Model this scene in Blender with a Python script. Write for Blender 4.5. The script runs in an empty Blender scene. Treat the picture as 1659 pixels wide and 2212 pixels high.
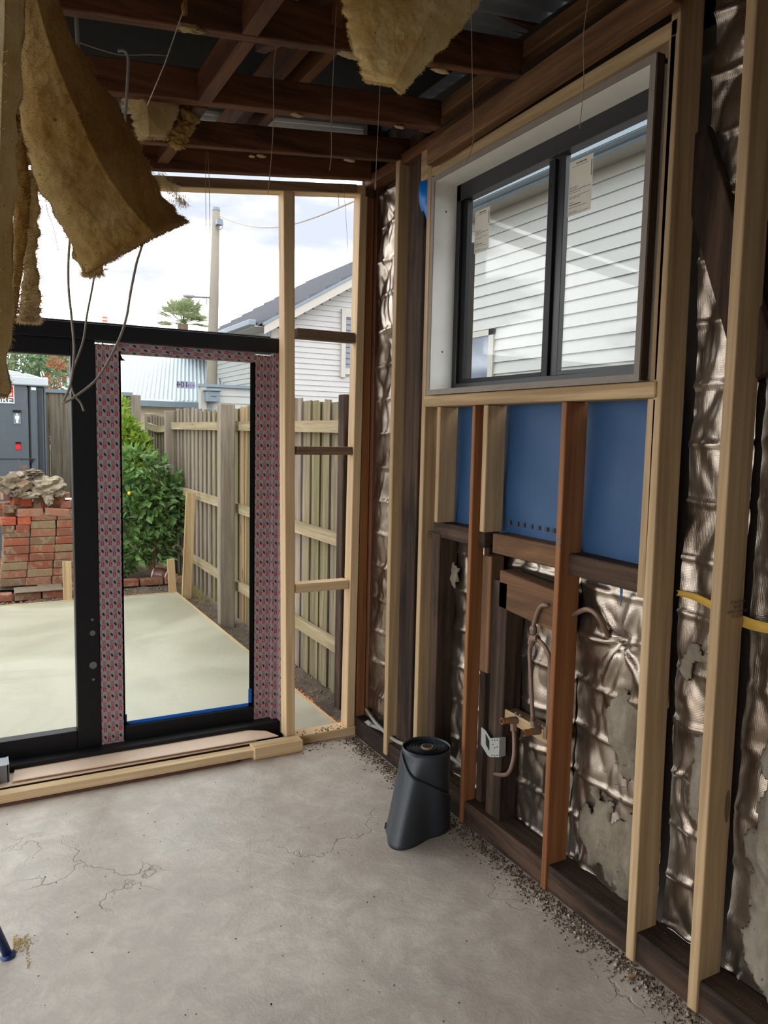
import bpy, bmesh, math, random
from mathutils import Vector, Matrix, Euler, noise
random.seed(7)
PI = math.pi
sc = bpy.context.scene

# ------------------------------------------------------------------ camera
F, CX, CY = 1650.0, 829.5, 1106.0
def _n(v): return Vector(v).normalized()
_y = _n((-60-CX, -(918-CY), -F)); _z = _n((350, 16000, F)); _z = (_z - _y*_z.dot(_y)).normalized(); _x = _y.cross(_z)
R = Matrix((_x, _y, _z))
EYE = Vector((0, 0, 1.5))
cd = bpy.data.cameras.new('camera'); cd.sensor_width = 36; cd.sensor_fit = 'VERTICAL'; cd.sensor_height = 36
cd.lens = F*36/2212; cd.clip_start = .05; cd.clip_end = 400
cam = bpy.data.objects.new('camera', cd); sc.collection.objects.link(cam)
M4 = R.to_4x4(); M4.translation = EYE; cam.matrix_world = M4
sc.camera = cam
def at(px, py, ax, v):
    """point of the room seen at a pixel of the photo, on the plane axis = v"""
    d = R @ Vector((px-CX, -(py-CY), -F)); t = (v-EYE[ax])/d[ax]
    return EYE + d*t

# ------------------------------------------------------------------ world
def srgb(r, g, b):
    f = lambda c: (c/255/12.92) if c <= 10 else ((c/255+.055)/1.055)**2.4
    return (f(r), f(g), f(b), 1)
w = bpy.data.worlds.new('sky'); sc.world = w; w.use_nodes = True
nt = w.node_tree; nt.nodes.clear(); N = nt.nodes.new; L = nt.links.new
tc = N('ShaderNodeTexCoord'); sep = N('ShaderNodeSeparateXYZ'); L(tc.outputs['Generated'], sep.inputs[0])
mp = N('ShaderNodeMapping'); mp.inputs['Scale'].default_value = (2.2, 2.2, 7.0); L(tc.outputs['Generated'], mp.inputs[0])
nz = N('ShaderNodeTexNoise'); nz.inputs['Scale'].default_value = 2.2; nz.inputs['Detail'].default_value = 7; nz.inputs['Roughness'].default_value = .55
L(mp.outputs[0], nz.inputs['Vector'])
cr = N('ShaderNodeValToRGB'); cr.color_ramp.elements[0].position = .40; cr.color_ramp.elements[0].color = (.135, .146, .172, 1)
cr.color_ramp.elements[1].position = .56; cr.color_ramp.elements[1].color = (1.0, 1.0, 1.0, 1)
e = cr.color_ramp.elements.new(.475); e.color = (.165, .17, .178, 1)
e = cr.color_ramp.elements.new(.50); e.color = (.42, .42, .43, 1)
L(nz.outputs['Fac'], cr.inputs[0])
bg = N('ShaderNodeBackground'); L(cr.outputs[0], bg.inputs['Color']); bg.inputs['Strength'].default_value = 3.2
out = N('ShaderNodeOutputWorld'); L(bg.outputs[0], out.inputs[0])
# soft hazy sun through the overcast, high and behind the house
sd = bpy.data.lights.new('sun', 'SUN'); sd.energy = .25; sd.angle = math.radians(50); sd.color = (1, .97, .92)
so = bpy.data.objects.new('sun', sd); sc.collection.objects.link(so); so.location = (-3, -4, 12)
so.rotation_euler = Vector((.25, .35, -1)).to_track_quat('-Z', 'Y').to_euler()
vs = sc.view_settings
sc.display_settings.display_device = 'sRGB'; vs.view_transform = 'Standard'; vs.look = 'None'; vs.exposure = 0.9; vs.gamma = 1; vs.use_curve_mapping = False
cy = sc.cycles
cy.max_bounces = 10; cy.diffuse_bounces = 6; cy.glossy_bounces = 5; cy.transmission_bounces = 6; cy.transparent_max_bounces = 12
cy.use_denoising = True
cy.sample_clamp_indirect = 6; cy.caustics_reflective = False; cy.caustics_refractive = False

# ------------------------------------------------------------------ materials
class Mat:
    def __init__(s, name):
        s.m = bpy.data.materials.new(name); s.m.use_nodes = True; s.t = s.m.node_tree
        s.b = s.t.nodes['Principled BSDF']; s.out = s.t.nodes['Material Output']
    def n(s, k, **kw):
        x = s.t.nodes.new(k)
        for a, b in kw.items():
            if a in x.inputs: x.inputs[a].default_value = b
            else: setattr(x, a, b)
        return x
    def l(s, a, b): s.t.links.new(a, b)
    def math(s, op, a, b=None, c=None):
        x = s.t.nodes.new('ShaderNodeMath'); x.operation = op
        for i, v in enumerate((a, b, c)):
            if v is None: continue
            if isinstance(v, (int, float)): x.inputs[i].default_value = v
            else: s.l(v, x.inputs[i])
        return x.outputs[0]
    def mix(s, f, a, b, mode='MIX'):
        x = s.t.nodes.new('ShaderNodeMix'); x.data_type = 'RGBA'; x.blend_type = mode
        for i, v in ((0, f), (6, a), (7, b)):
            if isinstance(v, (int, float)): x.inputs[i].default_value = v
            elif isinstance(v, tuple): x.inputs[i].default_value = v
            else: s.l(v, x.inputs[i])
        return x.outputs[2]
    def ramp(s, f, stops):
        x = s.t.nodes.new('ShaderNodeValToRGB'); cr = x.color_ramp
        while len(cr.elements) > 1: cr.elements.remove(cr.elements[-1])
        for i, (p, c) in enumerate(stops):
            e = cr.elements[0] if i == 0 else cr.elements.new(p)
            e.position = p; e.color = c if len(c) == 4 else (*c, 1)
        s.l(f, x.inputs[0]); return x.outputs[0]
    def coords(s, scale=(1, 1, 1), rnd=True):
        c = s.n('ShaderNodeTexCoord'); m = s.n('ShaderNodeMapping'); m.inputs['Scale'].default_value = scale
        if rnd:
            oi = s.n('ShaderNodeObjectInfo'); v = s.n('ShaderNodeVectorMath'); v.operation = 'SCALE'
            v.inputs[0].default_value = (13, 7, 29); s.l(oi.outputs['Random'], v.inputs['Scale'])
            a = s.n('ShaderNodeVectorMath'); a.operation = 'ADD'; s.l(c.outputs['Object'], a.inputs[0]); s.l(v.outputs[0], a.inputs[1])
            s.l(a.outputs[0], m.inputs[0])
        else: s.l(c.outputs['Object'], m.inputs[0])
        return m.outputs[0]
    def noise(s, vec, scale, detail=4, rough=.55, dist=0):
        x = s.n('ShaderNodeTexNoise'); x.inputs['Scale'].default_value = scale; x.inputs['Detail'].default_value = detail
        x.inputs['Roughness'].default_value = rough; x.inputs['Distortion'].default_value = dist
        s.l(vec, x.inputs['Vector']); return x.outputs['Fac']
    def bump(s, h, strength=.3, dist=.01):
        x = s.n('ShaderNodeBump'); x.inputs['Strength'].default_value = strength; x.inputs['Distance'].default_value = dist
        s.l(h, x.inputs['Height']); s.l(x.outputs[0], s.b.inputs['Normal'])
    def set(s, **k):
        for a, v in k.items():
            i = s.b.inputs[a.replace('_', ' ')]
            if isinstance(v, (int, float, tuple)): i.default_value = v
            else: s.l(v, i)
        return s.m
def flat(name, col, rough=.6, metal=0., spec=.5, var=.0, bump=0.):
    m = Mat(name)
    m.set(Roughness=rough, Metallic=metal); m.b.inputs['Specular IOR Level'].default_value = spec
    v = m.coords(); n = m.noise(v, 18, 4)
    k = 1-max(var, .06)
    m.set(Base_Color=m.mix(n, tuple([c*k for c in col[:3]]+[1]), tuple([min(1, c*(2-k)) for c in col[:3]]+[1])))
    if bump: m.bump(m.noise(v, 60, 3), bump, .004)
    return m.m
def wood(name, dark, light, axis='z', knots=True, rough=.65, grain=1., stain=0., staincol=(.02, .015, .01, 1)):
    m = Mat(name)
    s = {'x': (.035, 1, 1), 'y': (1, .035, 1), 'z': (1, 1, .035)}[axis]
    v = m.coords(s)
    g1 = m.noise(v, 60*grain, 5, .6, .3); g2 = m.noise(v, 14, 3, .5, 1.2)
    mixf = m.math('ADD', m.math('MULTIPLY', g1, .45), m.math('MULTIPLY', g2, .55))
    col = m.ramp(mixf, [(.36, dark), (.62, light)])
    if knots:
        kv = m.coords(tuple(1 if k == 1 else .22 for k in s))
        vo = m.n('ShaderNodeTexVoronoi'); vo.inputs['Scale'].default_value = 9; m.l(kv, vo.inputs['Vector'])
        sel = m.n('ShaderNodeSeparateColor'); m.l(vo.outputs['Color'], sel.inputs[0])
        near = m.math('LESS_THAN', vo.outputs['Distance'], .095)
        pick = m.math('GREATER_THAN', sel.outputs[0], .66)
        col = m.mix(m.math('MULTIPLY', m.math('MULTIPLY', near, pick), .75), col, tuple([c*.25 for c in dark[:3]]+[1]))
    if stain:
        sv = m.coords(tuple(1 if k == 1 else .15 for k in s)); n3 = m.noise(sv, 7, 5, .7, .8)
        col = m.mix(m.math('MULTIPLY', m.ramp(n3, [(.45, (0, 0, 0)), (.62, (1, 1, 1))]), stain), col, staincol)
    m.set(Base_Color=col, Roughness=rough); m.b.inputs['Specular IOR Level'].default_value = .25
    m.bump(g1, .25, .003)
    return m.m
PINE = {a: wood('pine_'+a, srgb(152, 124, 90), srgb(196, 168, 128), a) for a in 'xyz'}
PINELIT = {a: wood('pine_lit_'+a, srgb(198, 164, 122), srgb(232, 204, 162), a) for a in 'xyz'}  # lighter pine copy: light on back frame and battens put into the colour
PINEG = {a: wood('pine_weathered_'+a, srgb(104, 84, 64), srgb(150, 124, 98), a, stain=.5, staincol=srgb(70, 58, 48)) for a in 'xyz'}
BROWN = wood('oregon_brown', srgb(122, 76, 44), srgb(158, 106, 66), 'z')
OREG = {a: wood('joist_brown_'+a, srgb(82, 50, 32), srgb(122, 80, 54), a, stain=.7, staincol=srgb(48, 30, 22), knots=False) for a in 'xyz'}
OLD = {a: wood('old_dark_'+a, srgb(44, 34, 28), srgb(88, 68, 54), a, stain=.75, staincol=srgb(20, 16, 14), knots=False, rough=.85) for a in 'xyz'}
OLDM = {a: wood('old_mid_'+a, srgb(92, 66, 46), srgb(136, 100, 70), a, stain=.5, staincol=srgb(58, 42, 32), knots=False, rough=.8) for a in 'xyz'}
FENCE = wood('fence_grey', srgb(98, 88, 76), srgb(150, 138, 124), 'z', grain=1.6, stain=.45, staincol=srgb(96, 86, 72), rough=.9, knots=False)
FENCEG = wood('fence_green', srgb(90, 82, 62), srgb(142, 130, 104), 'z', grain=1.6, stain=.55, staincol=srgb(98, 98, 58), rough=.9, knots=False)
RAIL = wood('rail_grey', srgb(120, 106, 84), srgb(168, 152, 124), 'y', grain=1.6, stain=.55, staincol=srgb(112, 110, 68), rough=.9, knots=False)
RAILX = wood('rail_grey_x', srgb(120, 106, 84), srgb(168, 152, 124), 'x', grain=1.6, stain=.4, staincol=srgb(90, 84, 70), rough=.9, knots=False)
POST = wood('post_grey', srgb(116, 104, 92), srgb(154, 142, 128), 'z', grain=1.2, stain=.4, staincol=srgb(86, 78, 70), rough=.9)
BLACK = flat('black_aluminium', srgb(22, 22, 25), .5, 0, .3)
CHAR = flat('charcoal_window_frame', srgb(36, 37, 40), .4)
WHITE = flat('white_reveal', srgb(236, 234, 228), .55)
GREYEDGE = flat('raw_reveal_edge', srgb(138, 128, 118), .8, var=.15)
STEEL = flat('galvanised', srgb(128, 130, 134), .45, .7)
COPPER = flat('old_copper', srgb(128, 104, 88), .5, .35, var=.25)
BRASS = flat('brass_end', srgb(190, 140, 82), .35, .8)
PVC = flat('grey_conduit', srgb(150, 148, 140), .5)
CABLE = flat('grey_cable', srgb(142, 130, 114), .5)
STRING = flat('string', srgb(158, 136, 108), .9)
BLUEPL = flat('blue_painted_steel', srgb(26, 52, 106), .35)
PAPER = flat('sticker_paper', srgb(214, 210, 196), .7)
INK = flat('ink', srgb(70, 66, 64), .8)
BLUETAPE = flat('blue_tape', srgb(28, 112, 214), .5)

def m_concrete():
    m = Mat('old_concrete'); v = m.coords(rnd=False)
    a = m.noise(v, 1.6, 8, .62, .6); b = m.noise(v, 9, 8, .7, .4); c = m.noise(v, 70, 4, .7)
    col = m.ramp(a, [(.3, srgb(186, 175, 163)), (.5, srgb(204, 194, 182)), (.7, srgb(218, 209, 196))])
    col = m.mix(m.math('MULTIPLY', m.ramp(b, [(.42, (1, 1, 1)), (.6, (0, 0, 0))]), .42), col, srgb(160, 148, 137))
    col = m.mix(m.math('MULTIPLY', m.ramp(b, [(.6, (0, 0, 0)), (.72, (1, 1, 1))]), .35), col, srgb(226, 220, 210))
    # thin cracks and scratches
    sv = m.n('ShaderNodeMapping'); sv.inputs['Rotation'].default_value = (0, 0, .6); sv.inputs['Scale'].default_value = (1, 9, 1)
    cc = m.n('ShaderNodeTexCoord'); m.l(cc.outputs['Object'], sv.inputs[0])
    s = m.noise(sv.outputs[0], 5, 6, .7, .5)
    col = m.mix(m.math('MULTIPLY', m.ramp(s, [(.6, (0, 0, 0)), (.68, (1, 1, 1))]), .22), col, srgb(208, 198, 186))
    vo = m.n('ShaderNodeTexVoronoi'); vo.feature = 'DISTANCE_TO_EDGE'; vo.inputs['Scale'].default_value = .9
    wv = m.n('ShaderNodeVectorMath'); wv.operation = 'ADD'; nn = m.n('ShaderNodeTexNoise'); nn.inputs['Scale'].default_value = 3; nn.inputs['Detail'].default_value = 6
    m.l(v, nn.inputs['Vector']); m.l(v, wv.inputs[0]); m.l(nn.outputs['Color'], wv.inputs[1]); m.l(wv.outputs[0], vo.inputs['Vector'])
    ck = m.ramp(vo.outputs['Distance'], [(0, (1, 1, 1)), (.006, (0, 0, 0))])
    msk = m.ramp(m.noise(v, 1.1, 2), [(.5, (0, 0, 0)), (.56, (1, 1, 1))])
    ckm = m.math('MULTIPLY', ck, msk)
    col = m.mix(m.math('MULTIPLY', ckm, .32), col, srgb(92, 80, 72))
    sp = m.noise(v, 240, 2, .5); col = m.mix(m.math('MULTIPLY', m.math('GREATER_THAN', sp, .74), .5), col, srgb(96, 86, 78))
    m.set(Base_Color=col, Roughness=m.math('ADD', m.math('MULTIPLY', b, .3), .27))
    h = m.math('SUBTRACT', m.math('ADD', m.math('MULTIPLY', b, .8), m.math('MULTIPLY', c, .25)), m.math('MULTIPLY', ckm, .6))
    m.bump(h, .5, .009); return m.m
CONC = m_concrete()
def m_slab():
    m = Mat('wet_concrete_slab'); v = m.coords(rnd=False)
    a = m.noise(v, .9, 6, .6, 1.5)
    mv = m.n('ShaderNodeMapping'); mv.inputs['Scale'].default_value = (6, 22, 1); mv.inputs['Rotation'].default_value = (0, 0, .35)
    cc = m.n('ShaderNodeTexCoord'); m.l(cc.outputs['Object'], mv.inputs[0]); b = m.noise(mv.outputs[0], 4, 5, .6, .6)
    m.set(Base_Color=m.ramp(a, [(.35, srgb(150, 147, 128)), (.6, srgb(168, 164, 146))]), Roughness=m.math('ADD', m.math('MULTIPLY', a, .35), .2))
    m.bump(b, .4, .005); return m.m
SLAB = m_slab()
def m_soil():
    m = Mat('garden_soil'); v = m.coords(rnd=False); a = m.noise(v, 3, 8, .7); b = m.noise(v, 45, 6, .75)
    col = m.ramp(m.math('ADD', m.math('MULTIPLY', a, .5), m.math('MULTIPLY', b, .5)), [(.36, srgb(62, 50, 40)), (.5, srgb(100, 86, 72)), (.64, srgb(136, 122, 106))])
    m.set(Base_Color=col, Roughness=.95); m.bump(b, .9, .03); return m.m
SOIL = m_soil()
def m_brick():
    m = Mat('old_red_brick'); v = m.coords()
    oi = m.n('ShaderNodeObjectInfo')
    base = oi.outputs['Color']
    a = m.noise(v, 14, 6, .65, .5)
    col = m.mix(m.math('MULTIPLY', m.ramp(a, [(.5, (0, 0, 0)), (.6, (1, 1, 1))]), .75), base, srgb(138, 124, 100))
    b = m.noise(v, 60, 5, .7)
    col = m.mix(m.math('MULTIPLY', m.ramp(b, [(.35, (1, 1, 1)), (.5, (0, 0, 0))]), .35), col, srgb(86, 58, 46))
    m.set(Base_Color=col, Roughness=.9); m.bump(b, .6, .008); return m.m
BRICK = m_brick()
def m_tape(swap=False):
    m = Mat('printed_protective_tape' + ('_across' if swap else ''))
    u = m.n('ShaderNodeUVMap'); u.uv_map = 'UVMap'; sp = m.n('ShaderNodeSeparateXYZ'); m.l(u.outputs[0], sp.inputs[0])
    U, V = (sp.outputs[1], sp.outputs[0]) if swap else (sp.outputs[0], sp.outputs[1])
    pit, per = .0165, .094
    a = m.math('DIVIDE', U, pit); col_i = m.math('FLOOR', a); fu = m.math('SUBTRACT', a, col_i)
    par = m.math('MULTIPLY', m.math('MODULO', m.math('ABSOLUTE', col_i), 2.0), .5)
    fv = m.math('FRACT', m.math('ADD', m.math('DIVIDE', V, per), par))
    cu = m.math('ABSOLUTE', m.math('SUBTRACT', fu, .5))
    inu = m.math('LESS_THAN', cu, .40); lab = m.math('MULTIPLY', inu, m.math('LESS_THAN', fv, .47))
    inner = m.math('MULTIPLY', m.math('LESS_THAN', cu, .31), m.math('MULTIPLY', m.math('LESS_THAN', fv, .455), m.math('GREATER_THAN', fv, .17)))
    red = m.math('MULTIPLY', inu, m.math('LESS_THAN', fv, .17))
    # small pale figure inside the red square, fine lettering strokes in the outlined box
    fig = m.math('MULTIPLY', m.math('LESS_THAN', m.math('ABSOLUTE', m.math('ADD', m.math('SUBTRACT', fu, .5), m.math('MULTIPLY', m.math('SUBTRACT', fv, .085), 1.6))), .10), m.math('LESS_THAN', m.math('ABSOLUTE', m.math('SUBTRACT', fv, .085)), .055))
    let = m.math('MULTIPLY', inner, m.math('MULTIPLY', m.math('LESS_THAN', cu, .16), m.math('GREATER_THAN', m.math('FRACT', m.math('MULTIPLY', fv, 38)), .45)))
    ev = m.math('DIVIDE', m.math('SUBTRACT', fv, .735), .085); eu = m.math('DIVIDE', m.math('ADD', m.math('SUBTRACT', fu, .5), m.math('MULTIPLY', ev, .16)), .30)
    ell = m.math('LESS_THAN', m.math('ADD', m.math('MULTIPLY', ev, ev), m.math('MULTIPLY', eu, eu)), 1.0)
    c = m.mix(lab, srgb(156, 152, 152), srgb(156, 60, 74))
    c = m.mix(inner, c, srgb(150, 136, 140)); c = m.mix(let, c, srgb(150, 84, 96))
    c = m.mix(red, c, srgb(176, 28, 40)); c = m.mix(m.math('MULTIPLY', fig, red), c, srgb(206, 150, 150))
    c = m.mix(ell, c, srgb(28, 26, 58))
    m.set(Base_Color=c, Roughness=.45); return m.m
TAPE, TAPEX = m_tape(), m_tape(True)
EDGE = flat('matte_black_edge', srgb(14, 13, 14), 1, 0, 0)
def m_foil():
    m = Mat('reflective_foil'); v = m.coords(rnd=False)
    a = m.noise(v, 2.2, 6, .6); 
    w1 = m.n('ShaderNodeTexWave'); w1.wave_type = 'BANDS'; w1.bands_direction = 'Z'; w1.inputs['Scale'].default_value = 70; w1.inputs['Distortion'].default_value = .6; m.l(v, w1.inputs[0])
    w2 = m.n('ShaderNodeTexWave'); w2.bands_direction = 'Y'; w2.inputs['Scale'].default_value = 70; w2.inputs['Distortion'].default_value = .6; m.l(v, w2.inputs[0])
    wr = m.n('ShaderNodeMapping'); wr.inputs['Scale'].default_value = (1, 2.2, .7); m.l(v, wr.inputs[0])
    n2 = m.noise(wr.outputs[0], 24, 8, .72, 2.2)
    h = m.math('ADD', m.math('MULTIPLY', m.math('ADD', w1.outputs['Fac'], w2.outputs['Fac']), .10), m.math('MULTIPLY', n2, .9))
    m.set(Base_Color=m.ramp(a, [(.36, srgb(136, 120, 104)), (.62, srgb(206, 194, 180))]), Metallic=.92, Roughness=m.math('ADD', m.math('MULTIPLY', a, .26), .10))
    m.bump(h, .22, .005); return m.m
FOIL = m_foil()
def m_wool(name, c1, c2, c3):
    m = Mat(name); v = m.coords()
    st = m.n('ShaderNodeMapping'); st.inputs['Scale'].default_value = (1.0, 1.0, .35); m.l(v, st.inputs[0])
    a = m.noise(v, 3.2, 6, .6, .6); b = m.noise(st.outputs[0], 22, 8, .72, 1.2); c = m.noise(v, 160, 5, .75)
    f = m.math('ADD', m.math('MULTIPLY', a, .65), m.math('MULTIPLY', b, .35))
    col = m.ramp(f, [(.36, c1), (.5, c2), (.62, c3)])
    sp = m.noise(v, 55, 2, .5); col = m.mix(m.math('MULTIPLY', m.math('GREATER_THAN', sp, .735), .7), col, srgb(60, 44, 26))
    m.set(Base_Color=col, Roughness=1.0); m.b.inputs['Specular IOR Level'].default_value = .05
    m.b.inputs['Sheen Weight'].default_value = .25; m.b.inputs['Sheen Roughness'].default_value = .6
    m.bump(m.math('ADD', m.math('MULTIPLY', b, .7), m.math('MULTIPLY', c, .5)), .8, .012)
    tr = m.n('ShaderNodeBsdfTranslucent'); m.l(col, tr.inputs[0]); mx = m.n('ShaderNodeMixShader'); mx.inputs[0].default_value = .32
    m.l(m.b.outputs[0], mx.inputs[1]); m.l(tr.outputs[0], mx.inputs[2]); m.l(mx.outputs[0], m.out.inputs[0])
    return m.m
WOOLY = m_wool('yellow_glasswool', srgb(150, 108, 46), srgb(190, 150, 76), srgb(214, 186, 118))
WOOLP = m_wool('pale_glasswool', srgb(196, 166, 104), srgb(228, 204, 148), srgb(242, 226, 188))
WOOLB = m_wool('bright_glasswool', srgb(206, 158, 74), srgb(238, 204, 124), srgb(250, 232, 178))
WOOLW = m_wool('dusty_white_wool', srgb(112, 98, 80), srgb(160, 146, 124), srgb(192, 180, 160))
def m_glass():
    m = Mat('window_glass'); t = m.n('ShaderNodeBsdfTransparent'); g = m.n('ShaderNodeBsdfGlossy'); g.inputs['Roughness'].default_value = .01
    t.inputs[0].default_value = (.95, .97, .96, 1)
    lw = m.n('ShaderNodeLayerWeight'); lw.inputs[0].default_value = .5; mx = m.n('ShaderNodeMixShader'); m.l(m.math('ADD', m.math('MULTIPLY', m.math('POWER', lw.outputs['Facing'], 4.0), .45), .02), mx.inputs[0])
    m.l(t.outputs[0], mx.inputs[1]); m.l(g.outputs[0], mx.inputs[2]); m.l(mx.outputs[0], m.out.inputs[0]); return m.m
GLASS = m_glass()
def m_translucent(name, col, k=.6):
    m = Mat(name); m.set(Base_Color=col, Roughness=.25); tr = m.n('ShaderNodeBsdfTranslucent'); tr.inputs[0].default_value = col
    mx = m.n('ShaderNodeMixShader'); mx.inputs[0].default_value = k; m.l(m.b.outputs[0], mx.inputs[1]); m.l(tr.outputs[0], mx.inputs[2]); m.l(mx.outputs[0], m.out.inputs[0]); return m.m
def m_leaf(name, c1, c2):
    m = Mat(name); oi = m.coords(rnd=False); n = m.noise(oi, 9, 3)
    c = m.ramp(n, [(.35, c1), (.65, c2)]); m.set(Base_Color=c, Roughness=.45)
    tr = m.n('ShaderNodeBsdfTranslucent'); m.l(c, tr.inputs[0]); mx = m.n('ShaderNodeMixShader'); mx.inputs[0].default_value = .35
    m.l(m.b.outputs[0], mx.inputs[1]); m.l(tr.outputs[0], mx.inputs[2]); m.l(mx.outputs[0], m.out.inputs[0]); return m.m
LEAF = m_leaf('lemon_leaves', srgb(66, 98, 50), srgb(128, 164, 92))
LEAFY = m_leaf('yellow_green_leaves', srgb(98, 132, 44), srgb(166, 186, 76))
LEAFT = m_leaf('tree_leaves', srgb(70, 100, 66), srgb(140, 160, 120))
PALM = m_leaf('palm_leaves', srgb(104, 120, 86), srgb(158, 168, 126))
WBOARD = flat('white_weatherboard', srgb(172, 172, 170), .6)
WTRIM = flat('cream_trim', srgb(172, 168, 160), .6)
GUTTER = flat('blue_grey_gutter', srgb(112, 127, 138), .4)
CREAM = flat('cream_wall', srgb(188, 174, 148), .8)
ROOFT = flat('dark_roof_tile', srgb(88, 90, 97), .8, var=.2)
CORRW = flat('pale_corrugated_roof', srgb(166, 176, 182), .45)
LOOG = flat('grey_plastic', srgb(84, 91, 100), .5, var=.1, bump=.1)
LOOD = flat('dark_grey_plastic', srgb(56, 61, 68), .5)
LOOL = m_translucent('pale_plastic_roof', srgb(216, 222, 230), .3)
RED = flat('sign_red', srgb(222, 32, 36), .5)
SIGNW = flat('sign_white', srgb(235, 235, 235), .5)
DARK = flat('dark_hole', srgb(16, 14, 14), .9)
ROOFIRON = flat('roof_iron_underside', srgb(150, 156, 166), .4, .4, var=.2)
STONE = flat('rubble_concrete', srgb(146, 132, 114), .95, var=.35, bump=.8)
STONEB = flat('rubble_brown', srgb(112, 98, 82), .95, var=.35, bump=.8)
MEMB = flat('black_membrane', srgb(48, 54, 60), .42, var=.12)
CARD = flat('cardboard_core', srgb(178, 142, 100), .8)
HARD = flat('hardboard', srgb(228, 200, 176), .45, var=.1)
HARDE = flat('hardboard_edge', srgb(96, 66, 50), .8, var=.2)
PLASTER = flat('inner_boarding', srgb(62, 52, 44), .9)

# ------------------------------------------------------------------ mesh building
C = sc.collection.objects
class MB:
    def __init__(s): s.v = []; s.f = []
    def box(s, x0, x1, y0, y1, z0, z1):
        i = len(s.v); s.v += [(x, y, z) for z in (z0, z1) for y in (y0, y1) for x in (x0, x1)]
        s.f += [tuple(i+k for k in q) for q in ((0, 2, 3, 1), (4, 5, 7, 6), (0, 1, 5, 4), (2, 6, 7, 3), (0, 4, 6, 2), (1, 3, 7, 5))]; return s
    def hexa(s, p):   # 8 points in the order of box()
        i = len(s.v); s.v += [tuple(q) for q in p]
        s.f += [tuple(i+k for k in q) for q in ((0, 2, 3, 1), (4, 5, 7, 6), (0, 1, 5, 4), (2, 6, 7, 3), (0, 4, 6, 2), (1, 3, 7, 5))]; return s
    def bar(s, a, b, w, h, up=(0, 0, 1)):
        a, b = Vector(a), Vector(b); d = (b-a).normalized(); u = Vector(up)
        sd = d.cross(u)
        if sd.length < 1e-4: sd = d.cross(Vector((0, 1, 0)))
        sd.normalize(); u = sd.cross(d)
        p = []
        for e in (a, b):
            for j in (-1, 1):
                for k in (-1, 1): p.append(e+sd*(w/2*k)+u*(h/2*j))
        return s.hexa([p[0], p[1], p[2], p[3], p[4], p[5], p[6], p[7]])
    def poly(s, pts, a, t):
        """prism: outline pts, extruded by vector t"""
        i = len(s.v); n = len(pts); t = Vector(t)
        s.v += [tuple(Vector(p)) for p in pts]+[tuple(Vector(p)+t) for p in pts]
        s.f += [tuple(range(i, i+n))[::-1], tuple(range(i+n, i+2*n))]
        s.f += [(i+k, i+(k+1) % n, i+n+(k+1) % n, i+n+k) for k in range(n)]; return s
    def tube(s, pts, r, n=8, caps=True):
        pts = [Vector(p) for p in pts]; rr = r if isinstance(r, (list, tuple)) else [r]*len(pts)
        t0 = (pts[1]-pts[0]).normalized(); u = t0.orthogonal().normalized(); base = len(s.v)
        for k, p in enumerate(pts):
            t = (pts[min(k+1, len(pts)-1)]-pts[max(k-1, 0)]).normalized()
            u = (u-t*u.dot(t)).normalized(); v = t.cross(u)
            s.v += [tuple(p+(u*math.cos(2*PI*j/n)+v*math.sin(2*PI*j/n))*rr[k]) for j in range(n)]
        for k in range(len(pts)-1):
            for j in range(n): s.f.append((base+k*n+j, base+k*n+(j+1) % n, base+(k+1)*n+(j+1) % n, base+(k+1)*n+j))
        if caps: s.f += [tuple(base+j for j in range(n))[::-1], tuple(base+(len(pts)-1)*n+j for j in range(n))]
        return s
    def grid(s, fn, nu, nv, close=False):
        i = len(s.v)
        for a in range(nu+1):
            for b in range(nv+1): s.v.append(tuple(fn(a/nu, b/nv)))
        for a in range(nu):
            for b in range(nv): s.f.append((i+a*(nv+1)+b, i+(a+1)*(nv+1)+b, i+(a+1)*(nv+1)+b+1, i+a*(nv+1)+b+1))
        return s
    def blob(s, c, r, seed=0, amp=.25, sub=2, freq=1.2):
        bm = bmesh.new(); bmesh.ops.create_icosphere(bm, subdivisions=sub, radius=1); i = len(s.v)
        for v in bm.verts:
            d = 1+amp*(noise.noise(v.co*freq*1.5+Vector((seed*3.7, seed*1.3, 0)))*1.4+.4*noise.noise(v.co*freq*4+Vector((seed, 0, 5))))
            s.v.append((c[0]+v.co.x*r[0]*d, c[1]+v.co.y*r[1]*d, c[2]+v.co.z*r[2]*d))
        s.f += [tuple(i+v.index for v in f.verts) for f in bm.faces]; bm.free(); return s

def smooth_pts(pts, n=6):
    pts = [Vector(p) for p in pts]; o = []
    for i in range(len(pts)-1):
        p0, p1, p2, p3 = pts[max(i-1, 0)], pts[i], pts[i+1], pts[min(i+2, len(pts)-1)]
        for k in range(n):
            t = k/n; o.append(.5*((2*p1)+(p2-p0)*t+(2*p0-5*p1+4*p2-p3)*t*t+(3*p1-p0-3*p2+p3)*t**3))
    return o+[pts[-1]]

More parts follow.
